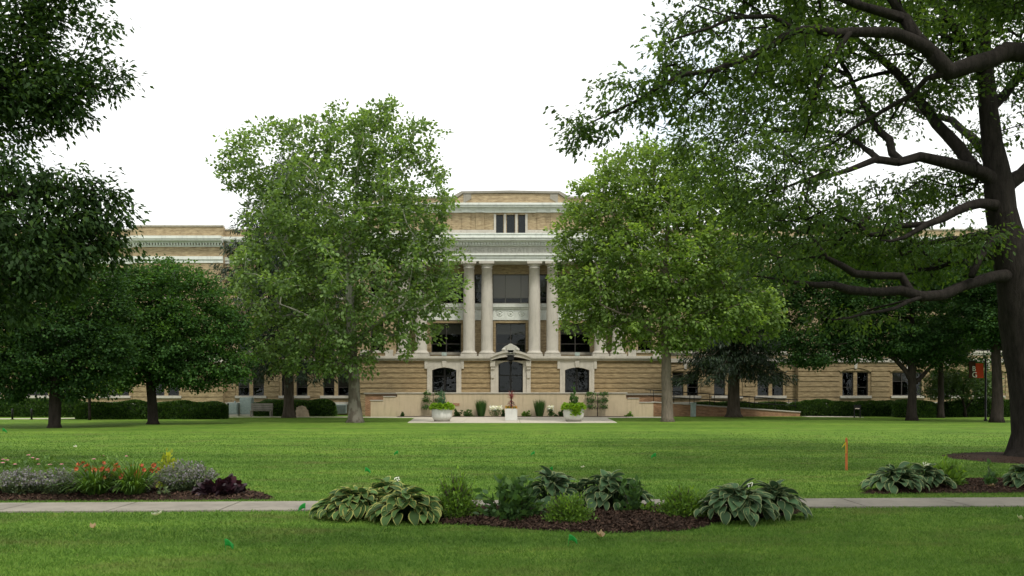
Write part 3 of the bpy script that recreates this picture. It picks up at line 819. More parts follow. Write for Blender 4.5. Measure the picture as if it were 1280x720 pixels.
# entablature
en = MB(); yf = .1
en.box(-11.9, 11.9, yf, 2.1, 11.742, 11.95); en.box(-11.9, 11.9, yf-.05, 2.1, 11.952, 12.16); en.box(-11.9, 11.9, yf-.16, 2.1, 12.162, 12.29)
part(en, 'architrave', 'trim')
part(MB().box(-11.9, 11.9, yf+.01, 2.1, 12.292, 12.86), 'frieze', 'stone_grey')
co = MB(); co.box(-11.9, 11.9, yf-.10, 2.1, 12.862, 12.95)
n = 104
for k in range(n): x = -11.9 + (k+.5)*23.8/n; co.box(x-.065, x+.065, yf-.25, yf-.06, 12.952, 13.14)
co.box(-11.9, 11.9, yf-.08, 2.1, 12.952, 13.14); co.box(-12.0, 12.0, yf-.30, 2.1, 13.142, 13.24); co.box(-12.2, 12.2, yf-.52, 2.1, 13.242, 13.40); co.box(-12.3, 12.3, yf-.60, 2.1, 13.402, 13.50); co.box(-12.1, 12.1, yf-.42, 2.1, 13.502, 13.70); co.box(-12.15, 12.15, yf-.48, 2.1, 13.702, 13.79)
part(co, 'cornice', 'trim')
# attic storey
ay = .7
aw = MB().wall(-11.2, 11.2, 13.79, 15.52, ay, [(c-.31, c+.31, 13.86, 15.38) for c in (-.88, 0, .88)], .3)
for s in (-1, 1): aw.add([(s*11.2, ay, 13.79), (s*11.2, 14, 13.79), (s*11.2, 14, 15.52), (s*11.2, ay, 15.52)], [(0,1,2,3)])
for x in (-10.4, -8.2, -6.86, -4.9, -3.4, -2.35, 2.35, 3.4, 4.9, 6.86, 8.2, 10.4):
    aw.box(x-.32, x+.32, ay-.07, ay-.002, 14.22, 15.5)
part(aw, 'attic_wall', 'brick')
for c in (-.88, 0, .88):
    window(c-.31, c+.31, 13.86, 15.38, ay, sill=False, bars=(), blind=(.99, 'louver'), fw=.04)
ab = MB()
for xa, xb in ((-11.3, -1.22), (1.22, 11.3)): ab.box(xa, xb, ay-.12, ay-.001, 13.792, 14.02); ab.box(xa, xb, ay-.09, ay-.001, 14.022, 14.2)
for x in (-1.205, -.44, .44, 1.205): ab.box(x-.085, x+.085, ay-.10, ay-.001, 13.792, 15.42)
part(ab, 'attic_base', 'stone')
ac = MB(); ac.box(-11.4, 11.4, ay-.12, ay+.3, 15.522, 15.72); ac.box(-11.4, 11.4, ay-.22, ay+.3, 15.722, 15.88); ac.box(-11.6, 11.6, ay-.5, ay+.3, 15.882, 16.02); ac.box(-11.7, 11.7, ay-.6, ay+.3, 16.022, 16.18)
for x in (-8.2, -6.86, -4.9, -3.4, -2.35, 2.35, 3.4, 4.9, 6.86, 8.2):
    ac.prism([(x-.36, 15.53)] + [(x + .36*t, 15.70+.12*(1-t*t)) for t in np.linspace(-1, 1, 7)] + [(x+.36, 15.53)], ay-.2, ay-.122)
part(ac, 'attic_cornice', 'trim')
pp = MB().prism([(-11.2,16.182),(11.2,16.182),(11.2,16.62),(4.15,16.62),(3.62,17.0),(-3.62,17.0),(-4.15,16.62),(-11.2,16.62)], ay-.02, ay+.4)
part(pp, 'attic_parapet', 'brick')
cp = MB().strip([(-11.3,16.622),(-4.2,16.622),(-3.66,17.002),(-3.0,17.002),(0,17.05),(3.0,17.002),(3.66,17.002),(4.2,16.622),(11.3,16.622)],
                [(-11.3,16.76),(-4.5,16.76),(-3.78,17.16),(-3.0,17.17),(0,17.22),(3.0,17.17),(3.78,17.16),(4.5,16.76),(11.3,16.76)], ay-.12, ay+.5)
for s in (-1, 1): cp.prism([(s*3.62, 16.25), (s*3.02, 16.6), (s*3.02, 17.0), (s*3.62, 17.0)][::s], ay-.06, ay-.022)
part(cp, 'attic_coping', 'stone_dark')
# lettering cut in the frieze
def text(s, size, name, mat, parent, loc, rot=(R(90),0,0), ext=.006, sx=1.0, align='CENTER', spacing=1.0):
    cu = bpy.data.curves.new(name, 'FONT'); cu.body = s; cu.size = size; cu.align_x = align; cu.extrude = ext; cu.space_character = spacing
    t = bpy.data.objects.new('tmp', cu); col.objects.link(t)
    bpy.context.view_layer.update()
    me = bpy.data.meshes.new_from_object(t.evaluated_get(bpy.context.evaluated_depsgraph_get())); bpy.data.objects.remove(t)
    me.materials.clear(); me.materials.append(mat); me.name = name
    o = link(name, me, parent, loc); o.rotation_euler = rot; o.scale = (sx, 1, 1); return o
text('BOWLING GREEN STATE UNIVERSITY', .50, 'inscription', M['letter_stone'], hall, (0, yf+.004, 12.40), ext=.008, sx=.93, spacing=1.12)
# roofs, ends and the dark rooms behind the glass
rf = MB(); rf.box(-46.4, -11.3, WY+.3, 16, 13.9, 14.1); rf.box(11.3, 46.4, WY+.3, 16, 13.9, 14.1); rf.box(-11.1, 11.1, ay+.4, 16, 16.2, 16.35)
part(rf, 'roof', 'roof')
ew = MB()
for x in (-46.5, 46.5): ew.add([(x, WY, 0), (x, 16, 0), (x, 16, 14.4), (x, WY, 14.4)], [(0,1,2,3)])
ew.add([(-46.5, 16, 0), (46.5, 16, 0), (46.5, 16, 14.4), (-46.5, 16, 14.4)], [(0,1,2,3)])
part(ew, 'end_wall', 'brick')
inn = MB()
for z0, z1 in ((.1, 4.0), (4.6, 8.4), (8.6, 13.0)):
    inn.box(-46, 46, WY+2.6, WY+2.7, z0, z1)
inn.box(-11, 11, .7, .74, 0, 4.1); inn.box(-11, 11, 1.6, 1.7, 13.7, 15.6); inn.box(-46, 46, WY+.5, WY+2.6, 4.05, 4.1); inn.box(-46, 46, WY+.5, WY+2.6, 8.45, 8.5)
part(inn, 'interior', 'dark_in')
for s in (-1, 1):                                            # pavilion returns
    for xx in (22.3, 29.3):
        q = MB().add([(s*xx, WY-.5, 0), (s*xx, WY, 0), (s*xx, WY, 14.6), (s*xx, WY-.5, 14.6)], [(0,1,2,3)]); part(q, 'pavilion_return', 'brick')

# ---------------------------------------------------------------- terrace and ramp in front of the doors
ter = empty('terrace', (0, 64, 0), 'long cream rendered terrace wall with stone coping and stepped ends in front of the doors', 'terrace wall')
t_ = MB().box(-8.2, 8.15, 0, .3, 0, 1.66); t_.box(-8.2, 8.15, .3, 4, 1.5, 1.66); t_.build('front_wall', M['stucco'], ter)
t_ = MB().box(-10.1, -8.202, .02, .3, 0, 1.14); t_.box(-9.2, -8.202, .02, .3, 1.142, 1.42); t_.build('step_wall', M['stucco'], ter)
t_ = MB().box(8.152, 10.1, .02, .3, 0, 1.0); t_.box(8.152, 9.1, .02, .3, 1.002, 1.30); t_.build('step_wall', M['stucco'], ter)
t_ = MB().box(-8.3, 8.25, -.06, .5, 1.662, 1.74); t_.box(-10.16, -9.2, -.03, .4, 1.142, 1.2); t_.box(-9.2, -8.3, -.03, .4, 1.422, 1.48); t_.box(9.1, 10.16, -.03, .4, 1.002, 1.06); t_.box(8.25, 9.1, -.03, .4, 1.302, 1.36)
t_.build('coping', M['stone'], ter, bevel=.01)
t_ = MB().box(-10.75, -8.3, 1.6, 1.9, 0, 1.62); t_.box(8.3, 10.9, 1.6, 1.9, 0, 1.55); t_.build('brick_end_wall', M['brick_red'], ter)
t_ = MB().box(-10.85, -8.3, 1.5, 2.0, 1.622, 1.74); t_.box(8.3, 11.0, 1.5, 2.0, 1.552, 1.68); t_.build('end_coping', M['stone_dark'], ter)
t_ = MB().box(-4.2, -3.75, -.03, -.002, .78, .98); t_.build('plaque', M['brick_red'], ter)
# the soil strip with its low edge
sb = MB().zprism([(-8.1, 62.9), (8.1, 62.9), (8.1, 63.99), (-8.1, 63.99)], 0, .05); tag(sb.build('planting_strip', M['soil']), kind='structure')

rp = empty('access_ramp', (10.2, 65, 0), 'sloping brick access ramp with stone coping and thin dark railing right of the terrace', 'ramp')
MB().prism([(-.05, 0), (10.7, 0), (10.7, .28), (-.05, 1.02)], 0, .3).build('ramp_wall', M['brick_red'], rp)
MB().prism([(-.05, 1.022), (10.7, .282), (10.75, .36), (-.05, 1.10)], -.06, .36).build('coping', M['stone'], rp)
MB().prism([(-.05, 0), (10.7, 0), (10.7, .10), (-.05, .9)], .3, 1.8).build('ramp_floor', M['concrete'], rp)
for yy in (.15, 1.7):
    rl = MB()
    for dz in (.42, .85): rl.tube([(-.3, yy, 1.1+dz), (10.6, yy, .35+dz)], .028, 6)
    rl.build('handrail', M['metal_dark'], rp)
    for k in range(8):
        x = .1 + k*1.47; zb = 1.08 - x*.069
        MB().tube([(x, yy, zb), (x, yy, zb+.86)], .024, 6).build('railing_post', M['metal_dark'], rp)
# ---------------------------------------------------------------- trees
Y = 51
tree('sycamore', 'tall airy sycamore with pale mottled trunk in front of the hall, left of the columns', G(444, 528),
     pl(Y, (444,531,.62), (444,523,.42), (443,500,.34), (442,470,.30), (440,430,.27), (438,390,.24), (436,340,.20), (440,290,.16), (446,240,.12), (450,180,.06), (452,150,.03)),
     [pl(Y, (441,440,.13), (420,415,.10,-1), (385,395,.07,-1.5), (350,380,.04,-2)), pl(Y, (440,430,.13), (470,405,.10,-1), (505,380,.06,-2)),
      pl(Y, (437,360,.11), (400,330,.08,1), (355,300,.05,1)), pl(Y, (437,345,.12), (475,315,.09,1), (530,290,.05,1)),
      pl(Y, (440,290,.09), (400,240,.06,-1), (350,190,.03,-1)), pl(Y, (444,270,.09), (480,220,.05), (515,170,.03))],
     lob(Y, (468,182,62,55), (432,190,70,52), (448,152,46,24), (398,170,45,26), (345,196,62,50), (300,215,24,30), (400,258,95,75), (505,262,62,75), (528,178,18,26), (535,335,52,62), (560,368,34,26), (440,335,115,90), (345,345,52,78), (345,425,50,42), (425,422,85,45), (505,405,48,38), (330,300,30,40)),
     700, .64, 74, .52, .205, 'hex', M['lf_syc'], M['bark_syc'], .40, .012, 21, gap=.36, shell=.85, flat=.7, gs=1.1)
Y = 52.6
tree('sycamore', 'broad yellow-green sycamore with straight brown trunk, right of the columns', G(834, 527),
     pl(Y, (834,530,.50), (834,522,.36), (834,500,.31), (833,460,.28), (832,430,.26), (830,380,.22), (832,330,.16), (836,260,.1), (838,215,.04)),
     [pl(Y, (832,430,.12), (800,400,.08,-1), (750,380,.04,-2)), pl(Y, (832,420,.12), (870,395,.08,-1), (920,370,.04,-1.5)), pl(Y, (830,370,.1), (790,320,.06), (745,270,.03)), pl(Y, (832,345,.1), (870,300,.06), (900,250,.03))],
     lob(Y, (800,225,62,45), (850,230,60,50), (755,270,52,48), (730,300,36,46), (820,310,95,80), (900,300,58,78), (760,365,68,46), (722,340,26,40), (840,395,80,45), (915,385,58,42), (950,400,30,24), (730,390,38,30), (775,415,36,18), (770,215,30,26)),
     740, .64, 74, .54, .205, 'hex', M['lf_syc2'], M['bark_tan'], .36, .012, 22, gap=.55, shell=.8, flat=.7, gs=1.0)
Y = 48
tree('maple', 'dense round dark green maple with forked dark trunk, left of the tall sycamore', G(191, 530),
     pl(Y, (191,533,.42), (191,526,.28), (190,500,.24), (188,480,.23), (186,450,.17), (190,400,.1), (205,350,.04)),
     [pl(Y, (189,486,.17), (205,468,.14), (225,448,.10), (255,425,.05)), pl(Y, (187,470,.12), (165,440,.08), (150,410,.04))],
     lob(Y, (205,362,50,36), (180,370,40,36), (235,385,52,42), (265,415,44,40), (205,420,75,50), (165,415,45,45), (278,455,36,24), (235,460,60,24), (160,460,30,24)),
     430, .6, 175, .60, .135, 'hex', M['lf_maple'], M['bark_dark'], .26, .01, 23, gap=.7, shell=.8, flat=.5, gs=1.2)
Y = 43
tree('maple', 'dark maple with thick straight trunk at the left end of the lawn', G(68, 535),
     pl(Y, (68,538,.40), (68,530,.27), (69,500,.25), (69,470,.23), (66,440,.17), (62,390,.1), (60,340,.04)),
     [pl(Y, (69,475,.14), (95,450,.1), (130,420,.05)), pl(Y, (68,470,.14), (40,440,.1), (5,410,.05))],
     lob(Y, (60,350,70,50), (10,370,60,60), (110,375,45,50), (60,425,95,55), (128,440,34,44), (20,470,50,28), (95,476,45,22), (-50,420,50,60)),
     440, .62, 170, .64, .14, 'hex', M['lf_dark'], M['bark_dark'], .26, .01, 24, gap=.65, shell=.8, flat=.5, gs=1.2)
Y = 56
tree('young_tree', 'thin young tree with pale green leaves between the two dark maples', (W(112,524,Y)[0], Y),
     pl(Y, (112,525,.10), (112,490,.08), (112,450,.06), (118,420,.03)), [],
     lob(Y, (140,468,20,20), (112,465,30,28), (150,480,10,10), (85,470,24,22)), 70, .4, 60, .42, .16, 'hex', M['lf_lime'], M['bark_dark'], .08, .008, 25, gap=1.2, step=.4)
Y = 18
tree('shade_tree', 'big near shade tree with glossy dark leaves filling the left edge of the view', (W(-150,500,Y)[0], Y),
     pl(Y, (-150,592,.55), (-150,560,.40), (-150,450,.34), (-146,300,.30), (-140,180,.25), (-130,0,.18), (-120,-150,.06)),
     [pl(Y, (-146,320,.16), (-60,270,.11,-.5), (40,235,.06,-.6), (110,240,.025,-.5)), pl(Y, (-140,190,.16), (-60,120,.11), (30,80,.06,.5), (110,90,.025,.5)),
      pl(Y, (-132,40,.12), (-60,-20,.08), (40,-40,.05,.5), (110,-20,.02,.5)), pl(Y, (-146,420,.12), (-60,360,.08,-1), (20,330,.05,-1), (80,310,.02,-1)), pl(Y, (-138,150,.13), (-220,90,.1), (-320,30,.05))],
     lob(Y, (-20,60,95,75), (55,105,58,54), (105,100,42,30), (138,97,26,18), (40,15,52,36), (95,0,44,30), (125,25,22,20), (10,135,70,46), (75,140,42,20),
         (15,245,62,52,-.8), (90,262,52,46,-.6), (132,268,28,36,-.3), (25,310,84,58,-1), (100,312,52,36,-.6), (145,308,20,24,-.3), (0,370,60,36,-1), (62,352,38,18,-.8), (-90,200,80,140), (-160,80,120,140), (-110,330,80,70), (-250,150,90,120), (-60,-90,160,60)),
     1250, .22, 84, .34, .125, 'lob3', M['lf_near'], M['bark_oak'], .4, .007, 26, gap=.62, gs=1.7, shell=.75, flat=.75, step=.35, droop=.6)

def spruce(name, label, px, Y, h, r, z0, seed, trunk_r, dens=1.0, cap=9):
    g = np.random.default_rng(seed); x = W(px, 500, Y)[0]
    root = empty(name, (x, Y, 0), label, 'spruce')
    tr = MB(); tr.tube([(0,0,-.1), (0,0,.25), (0,0,.8), (.02,0,h*.3), (0,0,h*.65), (0,0,h)], [trunk_r*1.7, trunk_r*1.2, trunk_r, trunk_r*.8, trunk_r*.4, .02], 12)
    P, D, U = [], [], []
    z = z0
    while z < h-.3:
        t = (z-z0)/(h-z0); L_ = min(cap, r*(1-t)**.6)*g.uniform(.8, 1.12) + .15
        nb = int(6 + 3*g.random()) if t < .8 else 5; a0 = g.random()*6.28
        for k in range(nb):
            a = a0 + 6.28*k/nb + g.normal(0, .2); l = L_*g.uniform(.75, 1.15); d = np.array((math.cos(a), math.sin(a), 0))
            s_ = np.linspace(0, 1, 9); dz = .12*l*s_ - (.62 - .3*t)*l*s_**1.5 + .22*l*s_**4
            br = np.array([d*l*q + (0, 0, z+w_) for q, w_ in zip(s_, dz)])
            tr.tube(br, list(np.linspace(.045, .008, 9)*(1.25-t)), 4)
            n = int(95*l*dens); q = g.random(n)**.75*.93 + .07; i = np.minimum((q*8).astype(int), 7); f = (q*8-i)[:, None]
            b = br[i]*(1-f) + br[i+1]*f; side = np.array((-d[1], d[0], 0))
            lat = g.normal(0, 1, n)*.20*l*(1-q*.6)
            hang = g.random(n)**1.4
            b = b + side*lat[:, None]; b[:, 2] -= hang*.55 + .25*np.abs(lat)
            P.append(b); dd = side*np.sign(lat)[:, None]*.35 + d*.45 + g.normal(0, .3, (n, 3)); dd[:, 2] -= .55; D.append(dd)
            U.append(np.tile((0, 0, 1.0), (n, 1)) + g.normal(0, .5, (n, 3)))
        z += g.uniform(.42, .62)
    tr.build('trunk', M['bark'], root)
    P, D, U = map(np.concatenate, (P, D, U))
    leafmesh('crown', P, D, U, g.uniform(.25, .5, len(P)), 'nee', M['needle'], g, root, widen=1.4)
spruce('spruce', 'tall dark spruce with drooping branches half hidden behind the tall sycamore', 361, 61.5, 18.3, 7.2, 4.3, 31, .36, cap=4.1, dens=.6)
spruce('spruce', 'dark spruce with drooping lower branches in front of the brick ramp', 917, 63.0, 12.5, 4.7, 4.2, 32, .44)

# the row of dark trees at the right end of the lawn
def rtree(label, px, py, Y, th, lobes, seed, n=300, mat='lf_dark', limbs=(), tr=.28, per=160, gap=1.2):
    x, y = W(px, 0, Y)[0], Y
    return tree('maple', label, (x, y), [(x, y, -.08, tr*1.5), (x, y, .35, tr*1.05), (x+.03, y, 1.6, tr*.9), (x-.05, y, th*.45, tr*.8), (x, y, th*.7, tr*.5), (x+.1, y, th, .04)],
                [l for l in limbs], lob(Y, *lobes), n, .5, per, .58, .15, 'hex', M[mat], M['bark_dark'], tr, .01, seed, gap=.7, gs=1.2, shell=.8, flat=.55)
Y = 55
rtree('dark forked maple beside the right corner of the hall', 1140, 524, Y, 9, [(1110,345,75,42), (1035,340,60,40), (985,365,36,40), (1060,375,70,50), (1005,415,40,50), (1120,405,90,46), (1165,435,50,24), (1055,432,50,18), (1150,350,50,40)], 41, 480,
      limbs=[pl(Y, (1139,475,.18), (1120,450,.13), (1090,425,.07)), pl(Y, (1142,480,.16), (1160,462,.11), (1185,440,.05))])
Y = 61
rtree('thin dark tree standing behind the forked maple', 1176, 520, Y, 9, [(1190,340,70,48), (1195,400,60,46), (1160,420,60,30), (1200,442,40,20)], 42, 240, tr=.2)
Y = 51
rtree('dark straight maple beside the banner pole', 1246, 528, Y, 9.5, [(1250,350,64,48), (1290,370,60,60), (1250,398,56,38), (1290,442,34,16), (1320,430,50,40)], 43, 340, tr=.30)
Y = 63
tree('ornamental_tree', 'low soft green ornamental tree behind the banner pole', (W(1205, 0, Y)[0], Y),
     pl(Y, (1207,522,.12), (1206,510,.09), (1202,495,.06), (1200,480,.03)), [pl(Y, (1206,512,.06), (1222,492,.03))],
     lob(Y, (1180,486,26,12), (1215,482,32,14), (1200,472,40,12), (1236,490,14,12)), 150, .3, 60, .42, .14, 'hex', M['lf_willow'], M['bark_dark'], .1, .008, 44, step=.35, gap=1.1)
# trees that stand behind the hall's right end, in view between the oak limbs
Y = 58
Y = 47

# ---- the oak and its bigger neighbour, limb by limb
Y = 21.9
oak_trunk = pl(Y, (1294,581,1.05), (1294,572,.76), (1292,558,.58), (1291,540,.51), (1288,500,.47), (1284,466,.46), (1275,400,.45), (1268,350,.43), (1258,290,.37), (1248,235,.33), (1240,180,.24), (1233,110,.20), (1228,40,.16), (1226,-60,.1), (1230,-160,.04))
oak_limbs = [
    pl(Y, (1246,228,.19), (1215,212,.145,-.4), (1185,204,.13,-.6), (1150,196,.115,-.8), (1122,203,.10,-1), (1095,199,.085,-1.1), (1062,212,.07,-1.3), (1020,222,.04,-1.6), (960,240,.02,-2)),
    pl(Y, (1220,212,.15,-.3), (1185,170,.14,.5), (1150,128,.12,1), (1118,88,.10,1.5), (1080,55,.07,2), (1030,30,.04,2.3), (960,15,.02,2.5)),
    pl(Y, (1125,200,.10,-.8), (1100,165,.09,0), (1083,135,.08,.6), (1062,95,.06,1.2), (1030,80,.04,1.5), (990,70,.02,2)),
    pl(Y, (1100,201,.08,-1), (1075,180,.06,.5), (1040,165,.05,1.6), (990,160,.035,2.6), (940,170,.02,3.4)),
    pl(Y, (1252,256,.13), (1225,254,.12,-.5), (1195,264,.10,-1), (1160,280,.075,-1.4), (1130,297,.045,-1.6), (1100,300,.02,-2)),
    pl(Y, (1268,345,.17), (1240,346,.14,-.6), (1205,357,.125,-1.2), (1178,369,.12,-1.5), (1152,371,.12,-1.8), (1125,363,.105,-2), (1102,365,.095,-2.2), (1060,362,.10,-2.6), (1022,356,.06,-3), (985,352,.035,-3.2), (955,346,.015,-3.4)),
    pl(Y, (1139,367,.10,-1.9), (1127,345,.09,-1.6), (1068,342,.085,-1.8), (1052,332,.07,-2), (1033,322,.05,-2.2), (1010,290,.03,-2.4)),
    pl(Y, (1260,300,.10), (1240,300,.085,-.8), (1226,320,.08,-1.2), (1214,345,.08,-1.4)),
    pl(Y, (1150,372,.05,-1.9), (1120,385,.04,-2.4), (1080,392,.03,-3), (1040,400,.015,-3.5)),
    pl(Y, (1252,240,.2), (1290,205,.16,.3), (1350,170,.12,.6), (1430,140,.08,1), (1520,120,.03,1)),
    pl(Y, (1236,140,.14), (1265,105,.11,.6), (1300,60,.08,1), (1360,0,.04,1.5)),
    pl(Y, (1270,350,.2), (1330,320,.15,-.4), (1420,300,.1,-.8), (1520,300,.04,-1)),
    pl(Y, (1231,90,.13), (1190,30,.1,-1), (1130,-40,.07,-1.5), (1050,-90,.03,-2)),
    pl(Y, (1246,228,.16,.2), (1230,190,.13,2), (1190,150,.09,4), (1130,130,.05,5.5)),
    pl(Y, (1262,320,.15,.2), (1235,295,.12,2.5), (1180,300,.08,4.5), (1110,310,.04,6)),
]
tree('oak', 'large spreading dark oak with heavy crooked limbs on the right of the lawn', W(1293, 575, Y)[:2], oak_trunk, oak_limbs,
     lob(Y, (985,85,100,52,2,3), (900,165,75,46,2,2.5), (960,225,70,52,-1,2.5), (885,225,35,30,2,1.4), (1030,165,60,35,1.5,2.5), (965,340,30,20,-3,1), (1020,295,62,36,1,2), (1085,270,55,22,-1.5,1.5), (1095,330,70,22,2.5,1.6),
         (1060,400,60,14,1,1), (1000,250,60,40,-2,2), (980,290,55,35,-2,2), (1110,255,50,30,2,2), (1150,250,50,40,3,2), (1090,300,60,24,1,1.4), (1150,335,60,18,3,1.4), (1120,320,46,22,4,2), (1180,330,46,24,3,2), (1130,120,55,50,3,2.5), (1195,100,42,34,-.5,2), (1175,235,46,30,3,2), (1245,170,36,34,1,2), (1120,30,110,46,0,3), (1250,50,90,50,0,3), (1215,300,34,18,-1,1), (1030,20,90,40,0,3),
         (1350,80,90,70), (1430,150,110,80), (1480,290,90,50), (1360,270,70,50), (1200,-80,220,70), (1020,-90,120,50)),
     1900, .25, 40, .34, .115, 'oak', M['lf_oak'], M['bark_oak'], .5, .006, 51, gs=1.5, gap=.32, shell=.85, flat=.8, step=.4, droop=.35)
Y = 15
near_trunk = [(10.9, Y, -.1, .8), (10.8, Y, .3, .58), (10.7, Y, 2, .5), (10.6, Y, 5.5, .46), (10.5, Y, 6.8, .42), (10.6, Y, 10, .3), (10.4, Y, 14, .1), (10.4, Y, 16, .04)]
near_limbs = [
    pl(Y, (1424,100,.22), (1345,72,.18), (1280,66,.155), (1258,64,.15), (1240,74,.15,-.1), (1212,82,.142,-.2), (1186,90,.14,-.3), (1168,70,.125,-.3), (1146,48,.105,-.3), (1130,22,.085,-.3), (1112,-4,.065,-.3), (1090,-50,.06,-.3), (1050,-100,.03,0)),
    pl(Y, (1158,60,.11,-.3), (1117,41,.085,-.5), (1085,40,.08,-.6), (1044,42,.075,-.8), (995,38,.065,-1), (960,58,.055,-1.1), (932,73,.05,-1.2), (893,88,.042,-1.3), (855,93,.036,-1.3), (825,108,.03,-1.2), (796,126,.024,-1.2), (762,142,.018,-1.1), (733,156,.012,-1)),
    pl(Y, (1180,92,.06,-.3), (1158,98,.05,-.1), (1140,118,.045,.1), (1110,135,.04,.2), (1075,155,.03,.3), (1040,180,.015,.4)),
    pl(Y, (1060,43,.05,-.8), (1035,75,.035,-.9), (1022,110,.028,-.9), (1012,150,.018,-.8), (1005,175,.01,-.7)),
    pl(Y, (995,38,.05,-1), (965,20,.04,-1.2), (915,22,.03,-1.4), (870,40,.02,-1.5), (840,50,.012,-1.5)),
    pl(Y, (893,88,.03,-1.3), (880,110,.022,-1), (855,128,.016,-.8), (830,160,.01,-.6)),
    pl(Y, (1127,22,.08,-.3), (1070,5,.06,-.6), (1000,-20,.04,-.9), (900,-30,.03,-1.2), (830,-20,.015,-1.5)),
    [(10.6, Y, 5, .26), (12, Y-.5, 6.5, .2), (14, Y-1, 7.5, .1), (16, Y-1, 8, .04)], [(10.55, Y, 6.2, .22), (10, Y-2, 7.8, .15), (9, Y-6, 9, .10), (6.5, Y-10, 9.3, .05), (4, Y-11.5, 9.3, .03)],  # last limb carries the unseen canopy added over the near lawn
]
tree('oak', 'second oak off the right edge whose thick dark bough hangs into the view', (10.8, Y), near_trunk, near_limbs,
     lob(Y, (1045,12,95,34,.6,1.2), (945,24,70,36,.2,1.2), (868,50,48,40,-.6,1), (820,95,40,36,-1.2,.9), (772,120,36,24,-1.1,.7), (735,158,36,16,-1,.5), (705,158,18,10,-1,.4), (722,175,14,12,-1,.4), (800,135,30,20,-1.1,.6), (915,105,55,30,-1,.9), (985,75,50,32,-.9,1), (1010,140,22,22,-.8,.6), (850,135,30,24,-.8,.6), (795,45,14,12,-1.3,.3),
         (1150,10,60,26,1.2,1.2), (1225,5,60,26,1.3,1.2), (1060,-60,140,40), (920,-50,110,40,-1,1.2), (1300,-40,110,60), (1450,-80,150,90), (1560,40,100,80)) + [((3.0, 4.4, 9.3), np.array((3.4, 3.2, 1.1))), ((6.0, 4.5, 9.4), np.array((3.2, 3.2, 1.1))), ((5, 8, 9.0), np.array((3.2, 2.0, .8))), ((8.2, 4.5, 9.5), np.array((2.8, 3, 1.0))), ((10.8, 8, 9.8), np.array((3, 3, 1.2)))],  # closing list: unseen canopy above the frame, added to shade the near lawn
     2500, .175, 48, .22, .088, 'oak', M['lf_oak'], M['bark_oak'], .5, .005, 52, gs=2.0, gap=.5, shell=.8, flat=.8, step=.28, droop=.35)
# ---------------------------------------------------------------- hedges and small plants
def hedge(label, x0, x1, y0, y1, h, seed, mat='lf_hedge', dens=420, lump=.12):
    g = np.random.default_rng(seed); cx, cy = (x0+x1)/2, (y0+y1)/2; hx, hy = (x1-x0)/2, (y1-y0)/2
    n = int(dens*(2*hx*h*2 + 4*hx*hy + 2*hy*h))
    # points on a rounded box shell
    P = g.uniform(-1, 1, (n, 3)); P[:, 2] = (P[:, 2]+1)/2
    w = np.array([2*hx*h, 2*hx*h, 4*hx*hy, hy*h, hy*h]); f = g.choice(5, n, p=w/w.sum())
    P[f == 0, 1] = -1; P[f == 1, 1] = 1; P[f == 2, 2] = 1; P[f == 3, 0] = -1; P[f == 4, 0] = 1
    Q = P*np.array((hx, hy, h)); rr = .30
    # round the ends and shoulders
    ex = np.clip((np.abs(Q[:, 0])-(hx-hy))/hy, 0, 1); Q[:, 1] *= np.sqrt(1-.75*ex**2); Q[:, 2] *= 1-.22*ex**2
    sh = np.clip((Q[:, 2]/h-.6)/.4, 0, 1); Q[:, 1] *= 1-.22*sh**2
    Q += pnoise(Q, seed, 1.1)[:, None]*lump*np.array((.4, .5, 1)); Q[:, 2] = np.maximum(Q[:, 2], .03)
    dirs = P*np.array((.5, 1, 1)) + g.normal(0, .5, (n, 3)); dirs[:, 2] += .4
    root = empty('clipped_hedge', (cx, cy, 0), label, 'hedge', 'clipped yew hedges along the hall')
    leafmesh('foliage', Q - unit(dirs)*.06, dirs, g.normal(0, 1, (n, 3)), g.uniform(.10, .19, n), 'hex', M[mat], g, root)
    k = 34; c = MB()                                                  # solid dark green core, stops views through the leaves
    v = []; fcs = []
    sec = [(-.78,.04), (-.86,.45), (-.66,.86), (0,.90), (.66,.86), (.86,.45), (.78,.04)]
    for i in range(k+1):
        t = -1 + 2*i/k; e = max(0, (abs(t)*hx-(hx-hy))/hy); s = math.sqrt(max(.02, 1-.8*min(1, e)**2))
        for a, b in sec: v.append((t*hx*.96, a*hy*s, b*h*(1-.2*min(1, e)**2)))
    m_ = len(sec); fcs = [(i*m_+j, i*m_+j+1, (i+1)*m_+j+1, (i+1)*m_+j) for i in range(k) for j in range(m_-1)]
    fcs += [tuple(range(m_)), tuple(k*m_+j for j in range(m_-1, -1, -1))]
    c.add(v, fcs, True); c.build('branches', M['hedge_core'], root)  # filler core mesh, no separate branches inside
M['hedge_core'] = plain('hedge_core_green', (.020,.034,.012), .95, scale=14)
def hx(px, Y): return (px-640)/F*Y
hedge('long low clipped hedge at the far left edge, before the big far windows', hx(-30, 64), hx(104, 64), 63.2, 65.4, 1.12, 61)
hedge('long rounded clipped hedge behind the round maple, ending near the utility boxes', hx(98, 58.5), hx(281, 58.5), 57.6, 59.8, 1.02, 62)
hedge('clipped hedge behind the bench and spruce trunk', hx(318, 67), hx(419, 67), 66, 68, 1.05, 63)
hedge('low clipped hedge behind the ramp railing', hx(862, 68.3), hx(985, 68.3), 67.6, 69.2, .95, 64)
hedge('long clipped hedge behind the small dark sign', hx(985, 66), hx(1128, 66), 65, 67, 1.0, 65)
hedge('lighter clipped hedge left of the thin dark tree', hx(1118, 62), hx(1168, 62), 61, 62.8, 1.15, 66)
hedge('clipped hedge behind the banner pole', hx(1172, 64), hx(1300, 64), 63, 65, 1.1, 67)

